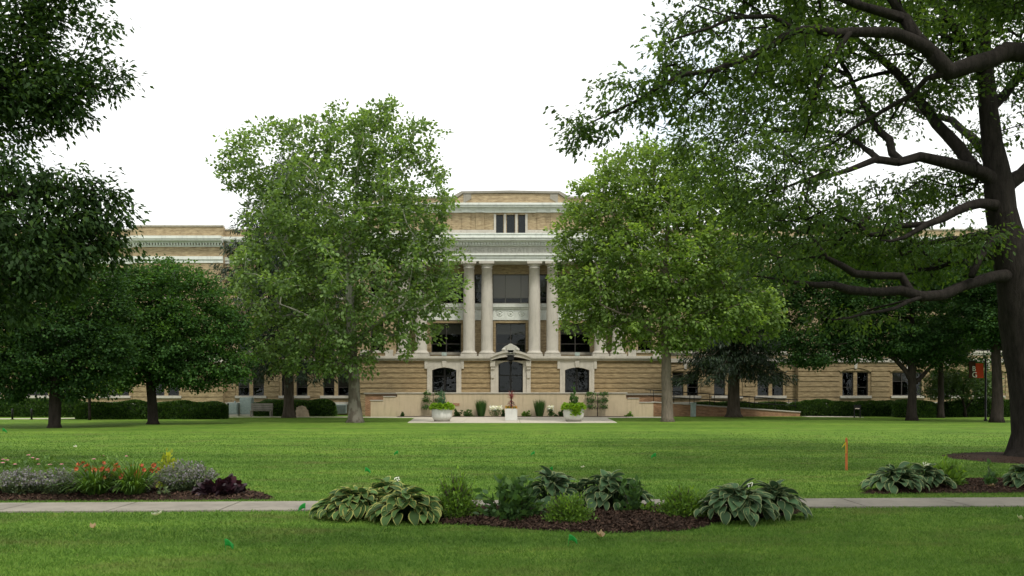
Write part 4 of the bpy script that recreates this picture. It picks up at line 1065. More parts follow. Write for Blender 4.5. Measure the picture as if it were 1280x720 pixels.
def blade_plant(P0, dirs, L_, w, g, arch=.8, seg=6, twist=.1):
    """arching strap leaves: returns vertices and quads"""
    n = len(P0); V = []; Fc = []
    for i in range(n):
        d = dirs[i]/np.linalg.norm(dirs[i]); h = np.array((d[0], d[1], 0)); hn = np.linalg.norm(h); h = h/hn if hn > 1e-6 else np.array((1, 0, 0))
        s = np.array((-h[1], h[0], 0)); p = P0[i].copy(); a = math.asin(max(-1, min(1, d[2]))); o = len(V)
        for k in range(seg+1):
            t = k/seg; ww = w[i]*math.sin(math.pi*min(1, .25+t*.75))**.7*(1 if t < 1 else .05)
            V += [p - s*ww/2, p + s*ww/2]
            a -= arch*(1.2*t)*2.2/seg; p = p + (h*math.cos(a) + np.array((0, 0, math.sin(a))))*L_[i]/seg
        Fc += [(o+2*k, o+2*k+1, o+2*k+3, o+2*k+2) for k in range(seg)]
    return np.array(V), np.array(Fc)

# -- hosta: broad arched leaves with a pale margin
def hosta_mat(name, mid, rim):
    m, nt, N, L, out = newmat(name)
    a = N.new('ShaderNodeAttribute'); a.attribute_name = 'edge'; b = N.new('ShaderNodeAttribute'); b.attribute_name = 'var'
    g_ = ramp_(nt, b.outputs['Fac'], [(0, tuple(x*.65 for x in mid)), (.6, mid), (1, tuple(x*1.5 for x in mid))])
    nn = noise(nt, coords(nt), 9, 3); ad = N.new('ShaderNodeMath'); ad.operation = 'MULTIPLY_ADD'; ad.inputs[1].default_value = .22; L.new(nn, ad.inputs[0]); L.new(a.outputs['Fac'], ad.inputs[2])
    e = ramp_(nt, ad.outputs[0], [(.90, (0,0,0)), (.97, (1,1,1))])
    c = mix(nt, e, g_, rim)
    p = N.new('ShaderNodeBsdfPrincipled'); p.inputs['Roughness'].default_value = .6; p.inputs['Specular IOR Level'].default_value = .16; L.new(c, p.inputs['Base Color'])
    w_ = N.new('ShaderNodeAttribute'); w_.attribute_name = 'rib'
    bu = N.new('ShaderNodeBump'); bu.inputs['Strength'].default_value = .5; bu.inputs['Distance'].default_value = .008; L.new(w_.outputs['Fac'], bu.inputs['Height']); L.new(bu.outputs[0], p.inputs['Normal'])
    t = N.new('ShaderNodeBsdfTranslucent'); L.new(c, t.inputs['Color'])
    ms = N.new('ShaderNodeMixShader'); ms.inputs[0].default_value = .25; L.new(p.outputs[0], ms.inputs[1]); L.new(t.outputs[0], ms.inputs[2]); L.new(ms.outputs[0], out.inputs['Surface'])
    return m
M['hosta_y'] = hosta_mat('cream_margined_hosta', (.062,.122,.034), (.34,.34,.10))
M['hosta_w'] = hosta_mat('thin_margined_hosta', (.062,.118,.052), (.25,.29,.13))
def hosta(label, x, y, rx, ry, h, seed, mat='hosta_y', n=64, lw=.17, scapes=0):
    g = np.random.default_rng(seed); root = empty('hosta', (x, y, .03), label, 'hosta', 'hostas along the footpath')
    V, Fc, E, Rb, Vr = [], [], [], [], []; st = MB(); na, nb = 9, 9
    for i in range(n):
        q = ((i+.5)/n)**.55; a = i*2.39996 + g.normal(0, .25)
        ln = lw*1.3*g.uniform(.75, 1.25)*(1.05-.15*q); wd = ln*g.uniform(.62, .78)
        r = max(.02, (rx+ry)/2*q - .55*ln)/((rx+ry)/2)
        d = np.array((math.cos(a), math.sin(a), 0)); d = d + np.append(g.normal(0, .22, 2), 0); d /= np.linalg.norm(d)
        s = np.array((-d[1], d[0], 0)); roll = g.normal(0, .3); s = s*math.cos(roll) + np.array((0,0,1))*math.sin(roll)
        p = np.array((math.cos(a)*rx*r, math.sin(a)*ry*r, h*(.86 - .58*q**2.4)*g.uniform(.82, 1.12))); c = p + d*ln*.45
        pitch = .55 - .95*q**1.5 + g.normal(0, .25); var = g.random(); o = len(V)
        for k in range(na+1):
            t = k/na; w_ = wd/2*(math.sin(math.pi*min(1, (t*.985+.015)**.72))**.85) if t < 1 else 0
            w_ = max(w_, .002); nrm = np.cross(d*math.cos(pitch) + np.array((0,0,1))*math.sin(pitch), s)
            for j in range(nb+1):
                u = -1 + 2*j/nb; cup = (-.16*abs(u) if False else .22*u*u)*w_
                V.append(p + s*u*w_ - nrm*cup*(-1) + nrm*g.normal(0, .0015)); E.append(max(abs(u), .2 if t < .8 else (t-.8)/.2*.98)); Rb.append(.5+.5*math.cos(u*9*math.pi)); Vr.append(var)
            pitch -= (.55+.55*q)/na*g.uniform(.7, 1.3)*(.6+t); p = p + (d*math.cos(pitch) + np.array((0,0,1))*math.sin(pitch))*ln/na
        for k in range(na):
            for j in range(nb): Fc.append((o+k*(nb+1)+j, o+k*(nb+1)+j+1, o+(k+1)*(nb+1)+j+1, o+(k+1)*(nb+1)+j))
        b0 = np.array((math.cos(a)*.06, math.sin(a)*.06, 0)); p1 = c - d*ln*.45
        st.tube([b0, (b0+p1)/2 + (0, 0, .06), p1], .006, 4)
    me = arrmesh('leaves', V, np.array(Fc), M[mat], {'edge': E, 'rib': Rb, 'var': Vr}, smooth=True); link('leaves', me, root)
    st.build('stalks', M['lf_peony'], root)
    if scapes:
        for k in range(scapes):
            a = g.random()*6.28; b = np.array((math.cos(a)*.15, math.sin(a)*.1, h*.6)); t_ = b + (g.normal(0, .08), g.normal(0, .05), h*.5)
            q = MB().tube([b, (b+t_)/2, t_], .006, 4).build('flower_stalk', M['lf_yew'], root)
            m_ = 8; leafmesh('bloom', t_ + g.normal(0, .02, (m_, 3)), g.normal(0, 1, (m_, 3)) - (0, 0, 1), g.normal(0, 1, (m_, 3)), .05, 'dia', M['fl_white'], g, q)
def at(px, py): return G(px, py)
x, y = at(444, 648); hosta('large cream edged hosta at the left end of the middle bed', x, y+.05, .60, .5, .35, 71, 'hosta_y', 150, .15)
x, y = at(508, 652); hosta('large cream edged hosta touching the small bushy yew', x, y+.05, .56, .48, .36, 72, 'hosta_y', 140, .16)
x, y = at(482, 640); hosta('taller hosta standing behind the two cream edged ones', x, y+.15, .55, .4, .38, 73, 'hosta_y', 90, .16, 1)
x, y = at(690, 642); hosta('hosta with broad leaves right of the dark leafy bush', x, y+.1, .58, .4, .50, 74, 'hosta_w', 96, .17)
x, y = at(762, 642); hosta('spreading hosta on the footpath edge behind the low round yew', x, y+.1, .70, .42, .50, 75, 'hosta_w', 125, .16)
x, y = at(921, 652); hosta('large hosta at the right end of the middle bed', x, y, .56, .48, .42, 76, 'hosta_w', 140, .16, 1)
x, y = at(968, 648); hosta('broad hosta lying over the grass at the bed end, outermost of the middle bed', x, y+.1, .50, .42, .38, 77, 'hosta_w', 110, .16)
x, y = at(1120, 614); hosta('wide hosta at the left end of the right bed', x, y, .58, .45, .36, 78, 'hosta_w', 120, .16)
x, y = at(1160, 613); hosta('hosta with a pale flower stalk beside the bright green shrub', x, y+.1, .5, .4, .36, 79, 'hosta_w', 90, .16, 2)
x, y = at(1282, 612); hosta('hosta cut off by the right edge of the view', x, y, .36, .4, .38, 80, 'hosta_w', 80, .16)

def shrub(name, label, x, y, rx, ry, h, n, lsize, shp, mat, seed, up=.5, widen=1.0, stems=10, cat='shrub', group=None, gap=1.2, tops=0, z0=.03, lump=.2):
    g = np.random.default_rng(seed); root = empty(name, (x, y, z0), label, cat, group)
    nt_ = max(14, n//26); d = unit(g.normal(0, 1, (nt_, 3))); d[:, 2] = np.abs(d[:, 2])*1.15 - .12
    tips = d*np.array((rx, ry, h))*(g.random(nt_)**.4)[:, None]*(1 + lump*g.normal(0, .5, (nt_, 1))); tips[:, 2] = np.maximum(tips[:, 2], .04)
    st = MB()
    for k in range(nt_):
        t = tips[k]; b = np.array((t[0]*.18, t[1]*.18, -.02)); mdl = (b+t)/2 + (0, 0, .12*h); st.tube([b, mdl, t], [.009, .006, .003], 4)
    st.build('stems', M['bark'], root)
    i = g.integers(0, nt_, n); s = g.random(n)**.6; b = np.stack([tips[i, 0]*.35, tips[i, 1]*.35, tips[i, 2]*.25], 1); P = b + (tips[i]-b)*s[:, None]
    P += g.normal(0, 1, (n, 3))*np.array((rx, ry, h))*.085; P[:, 2] = np.maximum(P[:, 2], .02)
    D = unit(tips[i])*.9 + g.normal(0, .55, (n, 3)); D[:, 2] += up
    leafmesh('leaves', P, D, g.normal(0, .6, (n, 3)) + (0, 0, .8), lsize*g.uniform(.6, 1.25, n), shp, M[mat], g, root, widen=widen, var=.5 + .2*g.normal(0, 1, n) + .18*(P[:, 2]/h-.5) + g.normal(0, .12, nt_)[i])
    return root, tips
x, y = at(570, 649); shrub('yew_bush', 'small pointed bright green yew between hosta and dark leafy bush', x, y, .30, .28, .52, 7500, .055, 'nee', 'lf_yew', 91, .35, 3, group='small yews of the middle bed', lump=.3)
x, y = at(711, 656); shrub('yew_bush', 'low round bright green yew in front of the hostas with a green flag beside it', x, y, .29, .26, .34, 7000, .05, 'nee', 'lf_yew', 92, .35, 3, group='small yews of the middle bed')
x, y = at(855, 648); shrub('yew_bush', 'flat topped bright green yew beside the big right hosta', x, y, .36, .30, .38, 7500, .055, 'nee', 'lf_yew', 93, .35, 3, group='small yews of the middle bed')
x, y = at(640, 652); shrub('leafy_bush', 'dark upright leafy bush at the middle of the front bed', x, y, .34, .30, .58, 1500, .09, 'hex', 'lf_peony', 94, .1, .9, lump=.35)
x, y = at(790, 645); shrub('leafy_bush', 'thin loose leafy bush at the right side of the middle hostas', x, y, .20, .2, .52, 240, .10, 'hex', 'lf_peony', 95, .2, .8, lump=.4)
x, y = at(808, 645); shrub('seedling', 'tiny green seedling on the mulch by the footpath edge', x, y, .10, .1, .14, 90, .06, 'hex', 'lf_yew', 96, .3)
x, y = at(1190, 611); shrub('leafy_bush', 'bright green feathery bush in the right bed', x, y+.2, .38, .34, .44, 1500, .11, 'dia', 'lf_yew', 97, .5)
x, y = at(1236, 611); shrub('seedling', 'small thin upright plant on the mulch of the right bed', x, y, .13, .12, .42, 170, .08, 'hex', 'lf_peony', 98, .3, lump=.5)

# -- the flower bed on the left
def spikes(name, label, x, y, rx, ry, h, n, mat, fl, seed, fsh=.5, fsize=.03):
    g = np.random.default_rng(seed); root = empty(name, (x, y, .03), label, 'flowering plant')
    a = g.random(n)*6.28; r = np.sqrt(g.random(n)); b = np.stack([np.cos(a)*r*rx*.45, np.sin(a)*r*ry*.45, 0*a], 1)
    t = np.stack([np.cos(a)*r*rx, np.sin(a)*r*ry, h*(1-.45*r**2)*g.uniform(.7, 1.1, n)], 1)
    st = MB()
    for k in range(n): st.tube([b[k], (b[k]+t[k])/2 + (0, 0, .05), t[k]], .003, 3)
    st.build('stems', M['lf_grey'], root)
    m_ = 14; i = np.repeat(np.arange(n), m_); s = g.random(len(i))**.8*.85; P = b[i] + (t[i]-b[i])*s[:, None] + g.normal(0, .012, (len(i), 3))
    P[:, 2] += .05*np.sin(s*3.14)
    D = g.normal(0, 1, (len(i), 3)); D[:, 2] += .3
    leafmesh('leaves', P, D, g.normal(0, 1, (len(i), 3)) + (0,0,1), g.uniform(.03, .06, len(i)), 'dia', M[mat], g, root)
    m_ = 10; i = np.repeat(np.arange(n), m_); s = fsh + (1-fsh)*g.random(len(i)); P = b[i] + (t[i]-b[i])*s[:, None] + g.normal(0, .010, (len(i), 3)); P[:, 2] += .05*np.sin(s*3.14)
    leafmesh('blooms', P, g.normal(0, 1, (len(i), 3)) + (0,0,.6), g.normal(0, 1, (len(i), 3)), fsize*g.uniform(.6, 1.3, len(i)), 'hex', M[fl], g, root)
for k, (px, py, w_, lb) in enumerate([(-30, 621, .6, 'grey green catmint at the far left edge of the flower bed'), (22, 622, .5, 'grey lavender catmint near the left edge, under the pink flowers'), (70, 622, .5, 'grey lavender catmint left of the orange daylilies')]):
    x, y = at(px, py); spikes('catmint', lb, x, y+.15, w_, .42, .40, 230, 'lf_grey', 'fl_lav', 100+k)
x, y = at(228, 619); spikes('russian_sage', 'airy silvery sage between yellow shrub and purple plant', x, y+.15, .55, .45, .50, 240, 'lf_grey', 'fl_lav', 104)
def daylily(label, x, y, r, h, seed):
    g = np.random.default_rng(seed); root = empty('daylily', (x, y, .03), label, 'daylily', 'orange daylilies of the left bed')
    n = 300; a = g.random(n)*6.28; el = g.uniform(.55, 1.45, n)
    P0 = np.stack([np.cos(a)*g.random(n)*r*.35, np.sin(a)*g.random(n)*r*.35, 0*a], 1)
    D = np.stack([np.cos(a)*np.cos(el), np.sin(a)*np.cos(el), np.sin(el)], 1)
    V, Fc = blade_plant(P0, D, h*g.uniform(1.0, 1.6, n), g.uniform(.016, .028, n), g, 1.0, 8)
    link('leaves', arrmesh('leaves', V, Fc, M['lf_daylily'], {'var': np.repeat(g.random(n), 18)}), root)
    for k in range(26):
        a = g.random()*6.28; b = np.array((math.cos(a)*r*.15, math.sin(a)*r*.15, 0)); q = g.random()**.6
        t = np.array((math.cos(a)*r*.85*q, math.sin(a)*r*.7*q, h*g.uniform(.55, .98)))
        s = MB().tube([b, b*.3+t*.7*np.array((.8,.8,1.1)), t], .005, 4).build('flower_stalk', M['lf_daylily'], root)
        for w_ in range(2 if k % 3 else 1):
            c = t + g.normal(0, .02, 3)*w_; ax = unit(np.array([[math.cos(a)*.6, math.sin(a)*.6 - .5, .5]]) + g.normal(0, .3, (1, 3)))[0]
            e1 = unit(np.cross(ax, (.3, .2, 1))[None])[0]; e2 = np.cross(ax, e1); ph = np.arange(6)*math.pi/3
            D = np.cos(ph)[:, None]*e1 + np.sin(ph)[:, None]*e2 + ax*.75
            leafmesh('bloom', np.tile(c, (6, 1)), D, np.tile(-ax, (6, 1)) + 1e-3, .044*g.uniform(.7, 1.2), 'hex', M['fl_orange'], g, s, widen=.9)
x, y = at(116, 622); daylily('orange daylily clump beside the grey catmint', x, y+.1, .50, .50, 111)
x, y = at(163, 622); daylily('orange daylily clump left of the yellow shrub', x, y+.1, .50, .50, 112)
x, y = at(213, 614); shrub('golden_shrub', 'loose golden yellow shrub behind the silvery sage', x, y, .34, .3, .66, 620, .085, 'hex', 'lf_gold', 113, .6, .8, lump=.5)
x, y = at(276, 621); shrub('purple_coralbells', 'low dark purple leaved plant at the right end of the flower bed', x, y+.05, .40, .3, .22, 520, .12, 'round', 'lf_purple', 114, .1, 1.0, cat='flowering plant')
x, y = at(205, 622); shrub('seedling', 'low pale green tuft at the footpath edge by the daylilies', x, y, .12, .1, .14, 120, .06, 'dia', 'lf_grey', 115, .3)
def coneflower(label, x, y, seed, n=9):
    g = np.random.default_rng(seed); root = empty('coneflower', (x, y, .03), label, 'flowering plant')
    for k in range(n):
        b = np.append(g.normal(0, .1, 2), 0); t = b + np.append(g.normal(0, .22, 2), g.uniform(.36, .56))
        s = MB().tube([b, (b+t)/2+g.normal(0, .02, 3), t], .004, 4).build('flower_stalk', M['lf_daylily'], root)
        ph = np.arange(10)*.628; D = np.stack([np.cos(ph), np.sin(ph), -.35+0*ph], 1)
        leafmesh('bloom', np.tile(t, (10, 1)), D, np.tile((0, 0, 1.), (10, 1)), .045, 'hex', M['fl_pink'], g, s, widen=.7)
    m_ = 80; P = np.stack([g.normal(0, .16, m_), g.normal(0, .16, m_), g.uniform(.1, .5, m_)], 1)
    leafmesh('leaves', P, g.normal(0, 1, (m_, 3)), g.normal(0, .5, (m_, 3)) + (0,0,1), .09, 'dia', M['lf_daylily'], g, root)
x, y = at(8, 612); coneflower('pink coneflowers rising behind the catmint at the left edge', x, y, 116, 7)
x, y = at(52, 612); coneflower('pink coneflowers behind the catmint nearer the daylilies', x, y, 117, 5)
x, y = at(132, 606); coneflower('few pink flowers on thin stems behind the daylilies', x, y, 118, 3)

# ---------------------------------------------------------------- planters and terrace plants
def round_planter(label, px, Y, seed, tall):
    g = np.random.default_rng(seed); x = W(px, 0, Y)[0]; root = empty('round_planter', (x, Y, .02), label, 'planter', 'round white planters before the terrace')
    b = MB().lathe([(.44,.09),(.50,.12),(.585,.26),(.60,.40),(.60,.80),(.585,.83),(.53,.83),(.51,.72)], 0, 0, 36); b.build('bowl', M['white_planter'], root)
    f = MB().lathe([(.46,0),(.47,.10),(.40,.1)], 0, 0, 30); f.build('foot', M['stone_dark'], root)
    MB().lathe([(.01,.73),(.515,.725)], 0, 0, 24, False).build('soil', M['soil'], root)
    return root, x
def trailing(label, x, Y, seed, hang):
    g = np.random.default_rng(seed); n = 1300; a = g.random(n)*6.28; r = .25 + .42*g.random(n)**.6
    z = .84 + .22*g.random(n)*(1-((r-.4)/.35)**2).clip(0, 1) - np.maximum(0, r-.56)*.9
    P = np.stack([np.cos(a)*r, np.sin(a)*r, z], 1)
    if hang:
        k = 260; aa = -1.45 + g.normal(0, .22, k); P = np.concatenate([P, np.stack([np.cos(aa)*.66, np.sin(aa)*.66, .85 - .45*g.random(k)**1.3], 1)])
    D = P*(1,1,0) + g.normal(0, .35, P.shape) - (0, 0, .2)
    o = empty('trailing_plant', (x, Y, .02), label, 'trailing plant', 'chartreuse trailing plants in the planters')
    leafmesh('leaves', P, D, g.normal(0, .5, P.shape) + (0,0,1), g.uniform(.10, .17, len(P)), 'round', M['lf_chart'], g, o)
    st = MB(); 
    for k in range(14):
        q = k*.45; st.tube([(math.cos(q)*.1, math.sin(q)*.1, .72), (math.cos(q)*.4, math.sin(q)*.4, .9), (math.cos(q)*.62, math.sin(q)*.62, .82)], .008, 4)
    st.build('stems', M['lf_chart'], o)
YP = 52.4
r_, xp = round_planter('round white planter under the blue leaved shrub, left of the square planter', 552.5, YP, 121, 0)
trailing('bushy chartreuse foliage spilling evenly over the left round planter', xp, YP, 122, False)
shrub('blue_shrub', 'blue green leafy shrub standing in the left round planter', xp, YP, .36, .34, 1.15, 560, .17, 'nee', 'lf_teal', 123, .6, 2.2, z0=.78, lump=.4)
r_, xp = round_planter('round white planter with foliage hanging down its front, right of the square planter', 717, YP, 124, 1)
trailing('chartreuse foliage hanging far down the front of the right round planter', xp, YP, 125, True)
shrub('green_shrub', 'upright spiky green shrub standing in the right round planter', xp, YP, .34, .32, 1.25, 460, .20, 'nee', 'lf_maple', 126, .7, 2.0, z0=.78, lump=.4)
YS = 54.5; xs_ = W(639, 0, YS)[0]
root = empty('square_planter', (xs_, YS, .02), 'square white planter with maroon spiky plant in front of the main door', 'planter')
sq = MB()
for a, b, c_, d_ in ((-.37,.37,-.37,-.31), (-.37,.37,.31,.37), (-.37,-.31,-.31,.31), (.31,.37,-.31,.31)): sq.box(a, b, c_, d_, .0, .72)
sq.build('box', M['white_planter'], root, bevel=.012)
MB().box(-.308, .308, -.308, .308, .1, .66).build('soil', M['soil'], root)
g = np.random.default_rng(127)
o = empty('cordyline', (xs_, YS, .68), 'maroon spiky cordyline rising from the square planter', 'plant')
n = 46; a = g.random(n)*6.28; el = g.uniform(.2, 1.5, n)
V, Fc = blade_plant(np.stack([0*a, 0*a, .55+.2*g.random(n)], 1), np.stack([np.cos(a)*np.cos(el), np.sin(a)*np.cos(el), np.sin(el)], 1), g.uniform(.4, .7, n), g.uniform(.03, .05, n), g, .55, 6)
link('leaves', arrmesh('leaves', V, Fc, M['lf_cord'], {'var': np.repeat(g.random(n), 14)}), o)
n = 60; a = g.random(n)*6.28
V, Fc = blade_plant(np.stack([np.cos(a)*.03, np.sin(a)*.03, .1+.5*g.random(n)], 1), np.stack([np.cos(a)*.5, np.sin(a)*.5, -.2+0*a], 1), g.uniform(.25, .4, n), g.uniform(.03, .05, n), g, .5, 5)
link('dry_leaves', arrmesh('dry_leaves', V, Fc, M['lf_cord'], {'var': np.repeat(g.random(n)*.5, 12)}), o)
MB().tube([(0,0,0),(.01,0,.4),(0,0,.75)], [.05,.045,.04], 8).build('stem', M['bark'], o)
o = empty('amber_flowers', (xs_, YS, .68), 'low amber flowers around the foot of the cordyline', 'flowers')
m_ = 420; P = np.stack([g.uniform(-.36, .36, m_), g.uniform(-.36, .36, m_), g.uniform(.0, .16, m_)], 1)
leafmesh('blooms', P[:200] + (0,0,.03), g.normal(0,1,(200,3)), g.normal(0,1,(200,3)), .07, 'hex', M['fl_mum'], g, o)
leafmesh('leaves', P[200:], g.normal(0,1,(220,3)), g.normal(0,.5,(220,3)) + (0,0,1), .08, 'hex', M['lf_daylily'], g, o)

YT = 63.4
def tx(px): return W(px, 0, YT)[0]
def grass_clump(label, px, seed):
    g = np.random.default_rng(seed); o = empty('ornamental_grass', (tx(px), YT, .04), label, 'grass clump', 'upright grass clumps against the terrace wall')
    n = 620; a = g.random(n)*6.28; q = np.sqrt(g.random(n)); el = 1.53 - .2*q
    V, Fc = blade_plant(np.stack([np.cos(a)*q*.24, np.sin(a)*q*.24, 0*a], 1), np.stack([np.cos(a)*np.cos(el), np.sin(a)*np.cos(el), np.sin(el)], 1), g.uniform(.85, 1.3, n), g.uniform(.012, .022, n), g, .1, 4)
    link('leaves', arrmesh('leaves', V, Fc, M['lf_maple'], {'var': np.repeat(g.random(n), 10)}), o)
grass_clump('tall green grass clump against the terrace wall, left of the square planter', 601.5, 131)
grass_clump('tall green grass clump against the terrace wall, right of the square planter', 674.5, 132)
def white_flowers(label, px, w, seed):
    g = np.random.default_rng(seed); o = empty('white_phlox', (tx(px), YT-.2, .04), label, 'flowers', 'white flowers along the terrace wall')
    n = 420; P = np.stack([g.normal(0, w*.5, n).clip(-w, w), g.normal(0, .13, n), g.uniform(.05, .5, n)], 1)
    leafmesh('leaves', P, g.normal(0,1,(n,3)), g.normal(0,.5,(n,3)) + (0,0,1), .11, 'dia', M['lf_maple'], g, o)
    n = 170; P = np.stack([g.uniform(-w, w, n), g.normal(0, .13, n), g.uniform(.48, .74, n)], 1)
    leafmesh('blooms', P, g.normal(0,1,(n,3)), g.normal(0,.6,(n,3)) + (0,-.6,1), .10, 'round', M['fl_white'], g, o)
white_flowers('wide bed of white flowers close left of the square planter', 619.5, .44, 133)
white_flowers('small tuft of white flowers left of the right round planter', 688, .2, 134)
for k, (px, w_, h_, mt, lb) in enumerate([(572, .38, .55, 'lf_dark', 'dark low bush by the left round planter against the terrace wall'), (585, .42, .52, 'lf_peony', 'loose green low bush left of the left grass clump'),
        (656, .42, .42, 'lf_yew', 'low pale green bush right of the square planter'), (700, .40, .55, 'lf_dark', 'dark bush partly behind the right round planter'),
        (630, .22, .5, 'lf_dark', 'small dark bush just left behind the square planter'), (787, .28, .28, 'lf_yew', 'low green weed tuft at the right stepped end of the terrace'), (503.5, .12, .3, 'lf_dark', 'tiny weed at the left foot of the terrace wall')]):
    shrub('low_bush', lb, tx(px), YT-.05, w_, .3, h_, 420, .11, 'hex', mt, 140+k, .4, lump=.4)
def espalier(label, px, seed, wide=1.0):
    g = np.random.default_rng(seed); o = empty('espalier_shrub', (tx(px), 63.72, .04), label, 'trained shrub', 'shrubs trained flat against the terrace wall')
    st = MB(); st.tube([(0,0,-.02),(.01,0,.9),(0,0,1.62)], [.035,.03,.02], 6); P = []
    for z in (.62, 1.08, 1.55):
        for s in (-1, 1):
            if s*wide > 1.2: continue
            L_ = g.uniform(.62, .8); st.tube([(0,0,z-.08),(s*.3,0,z),(s*L_,0,z+.02)], [.018,.014,.006], 5)
            m_ = 100 if z > 1 else 70; q = g.beta(1.6, 1.1, m_); P.append(np.stack([s*L_*(.1+q*.98), g.normal(0, .07, m_), z + .05 + g.normal(0, .075, m_)], 1))
    st.build('branches', M['bark'], o); P = np.concatenate(P)
    leafmesh('leaves', P, g.normal(0,1,P.shape), g.normal(0,.6,P.shape) + (0,-.4,1), .12, 'hex', M['lf_peony'], g, o)
espalier('three tiered trained shrub behind the left round planter', 541, 151)
espalier('three tiered trained shrub right of the right round planter', 747.5, 152)

# ---------------------------------------------------------------- street furniture and small things
def ppos(px, Y): return (W(px, 0, Y)[0], Y, 0)
YB = 66.5
for px, w_, h_, lb, d_ in ((292, .36, .98, 'lower grey utility box with a stub pipe on top, farther left', 0), (308.5, .45, 1.38, 'taller grey utility cabinet right beside the bench', .3)):
    o = empty('utility_box', ppos(px, YB+d_), lb, 'utility box', 'grey utility boxes by the hall')
    MB().box(-w_, w_, -.3, .3, .12, h_).build('cabinet', M['grey_box'], o, bevel=.03)
    MB().box(-w_-.1, w_+.1, -.42, .42, 0, .118).build('plinth', M['concrete'], o)
    MB().box(-w_+.05, w_-.05, -.325, -.302, .2, h_-.1).build('door', M['grey_box'], o, bevel=.01)
    if not d_: MB().tube([(.1,0,h_),(.1,0,h_+.14)], .06, 8).build('pipe', M['grey_box'], o)
o = empty('bench', ppos(326.5, 63.8), 'weathered wooden bench with slatted back left of the spruce trunk', 'bench')
b = MB()
for k in range(3): b.box(-.78, .78, .20+.0*k, .24, .50+.16*k, .64+.16*k)
b.build('backrest', M['stone_dark'], o, bevel=.01)
b = MB()
for k in range(4): b.box(-.78, .78, -.26+.12*k, -.16+.12*k, .42, .46)
b.build('seat', M['stone_dark'], o, bevel=.01)
for s in (-1, 1):
    MB().box(s*.70-.04, s*.70+.04, -.24, -.16, 0, .42).build('leg', M['stone_dark'], o); MB().box(s*.70-.04, s*.70+.04, .24, .31, 0, .96).build('leg', M['stone_dark'], o)
o = empty('bollard', ppos(285, 62.5), 'thin dark post standing on the lawn edge near the utility boxes', 'post'); MB().lathe([(.06,0),(.06,.92),(.05,.98),(.01,1.0)], 0, 0, 12).build('shaft', M['metal_dark'], o); MB().lathe([(.12,0),(.12,.03),(.07,.035)], 0, 0, 12).build('base_plate', M['metal_dark'], o)
for px, lb in ((15.5, 'dark chain post at the far left of the walkway'), (39.5, 'dark chain post on the walkway nearer the thick maple')):
    o = empty('bollard', ppos(px, 57.0), lb, 'post', 'dark posts beside the left walkway'); MB().lathe([(.06,0),(.06,.62),(.05,.68),(.01,.7)], 0, 0, 12).build('shaft', M['metal_dark'], o); MB().lathe([(.12,0),(.12,.03),(.07,.035)], 0, 0, 12).build('base_plate', M['metal_dark'], o)
# boulder
M['boulder'] = plain('brown_boulder_stone', (.36,.29,.20), .9, var=.25, scale=4)
g = np.random.default_rng(160); v = []; f = []; n1, n2 = 12, 18
for i in range(n1+1):
    for j in range(n2):
        th = math.pi/2*i/n1; ph = 2*math.pi*j/n2; d = np.array((math.sin(th)*math.cos(ph), math.sin(th)*math.sin(ph), math.cos(th)))
        q = 1 + .14*pnoise(d[None]*2.2, 7, 1.6)[0] + g.normal(0, .012); v.append((d[0]*.44*q + .18*(d[2]-.5)*-1, d[1]*.42*q, d[2]*.80*q))
for i in range(n1):
    for j in range(n2): k = (j+1) % n2; f.append((i*n2+j, (i+1)*n2+j, (i+1)*n2+k, i*n2+k))
bo = MB().add(v, f, True).build('boulder', M['boulder'], None, ppos(377, 63.5)); tag(bo, 'brown boulder on the grass beside the spruce trunk', 'boulder')
# basement air conditioner
o = empty('air_conditioner', (W(427, 0, 69.8)[0], 69.62, .12), 'pale air conditioner in a basement opening left of the brick terrace end', 'air conditioner')
MB().box(-.42, .42, 0, .38, 0, .72).build('case', M['grey_box'], o, bevel=.02)
lv = MB()
for k in range(7): lv.box(-.36, .36, -.02, -.001, .08+.085*k, .11+.085*k)
lv.build('grille', M['metal_dark'], o)
# stone post by the ramp, small sign, banner
o = empty('stone_post', ppos(866.5, 64.3), 'slim grey green post in front of the ramp wall', 'post'); MB().box(-.17, .17, -.17, .17, 0, .95).build('shaft', M['grey_box'], o, bevel=.02); MB().box(-.2, .2, -.2, .2, .952, 1.02).build('cap', M['grey_box'], o, bevel=.015)
o = empty('small_sign', ppos(1071.5, 61.5), 'small dark sign on a post before the long right hedge', 'sign')
MB().box(-.24, .24, -.04, .04, .56, .84).build('board', M['metal_dark'], o, bevel=.01); MB().box(-.27, .27, -.06, .06, .842, .88).build('cap', M['metal_dark'], o); MB().box(-.18, .14, -.046, -.042, .60, .66).build('pale_stripe', M['blind_pale'], o)
for s in (-1, 1): MB().box(s*.20-.03, s*.20+.03, -.035, .035, 0, .56).build('post', M['metal_dark'], o)
YN = 54
o = empty('banner_pole', ppos(1232, YN), 'dark pole with brown and red banner lettered BG beside the dark straight maple', 'banner')
MB().lathe([(.11,0),(.11,.1),(.06,.12),(.055,3.7),(.01,3.75)], 0, 0, 12).build('pole', M['metal_dark'], o)
k_ = F/YN
def banner(x0, x1, z0, z1, mat, name, nx=8, nz=10, y=0):
    v = []; f = []
    for sgn in (0, 1):
        for i in range(nx+1):
            for j in range(nz+1):
                x = x0 + (x1-x0)*i/nx; z = z0 + (z1-z0)*j/nz
                v.append((x, y + .03*math.sin(x*9+z*2.5) + sgn*.006, z))
    m_ = (nx+1)*(nz+1)
    for i in range(nx):
        for j in range(nz):
            a = i*(nz+1)+j; q = (a, a+nz+1, a+nz+2, a+1); f.append(q); f.append(tuple(m_ + t for t in q[::-1]))
    return MB().add(v, f, True).build(name, M[mat], o)
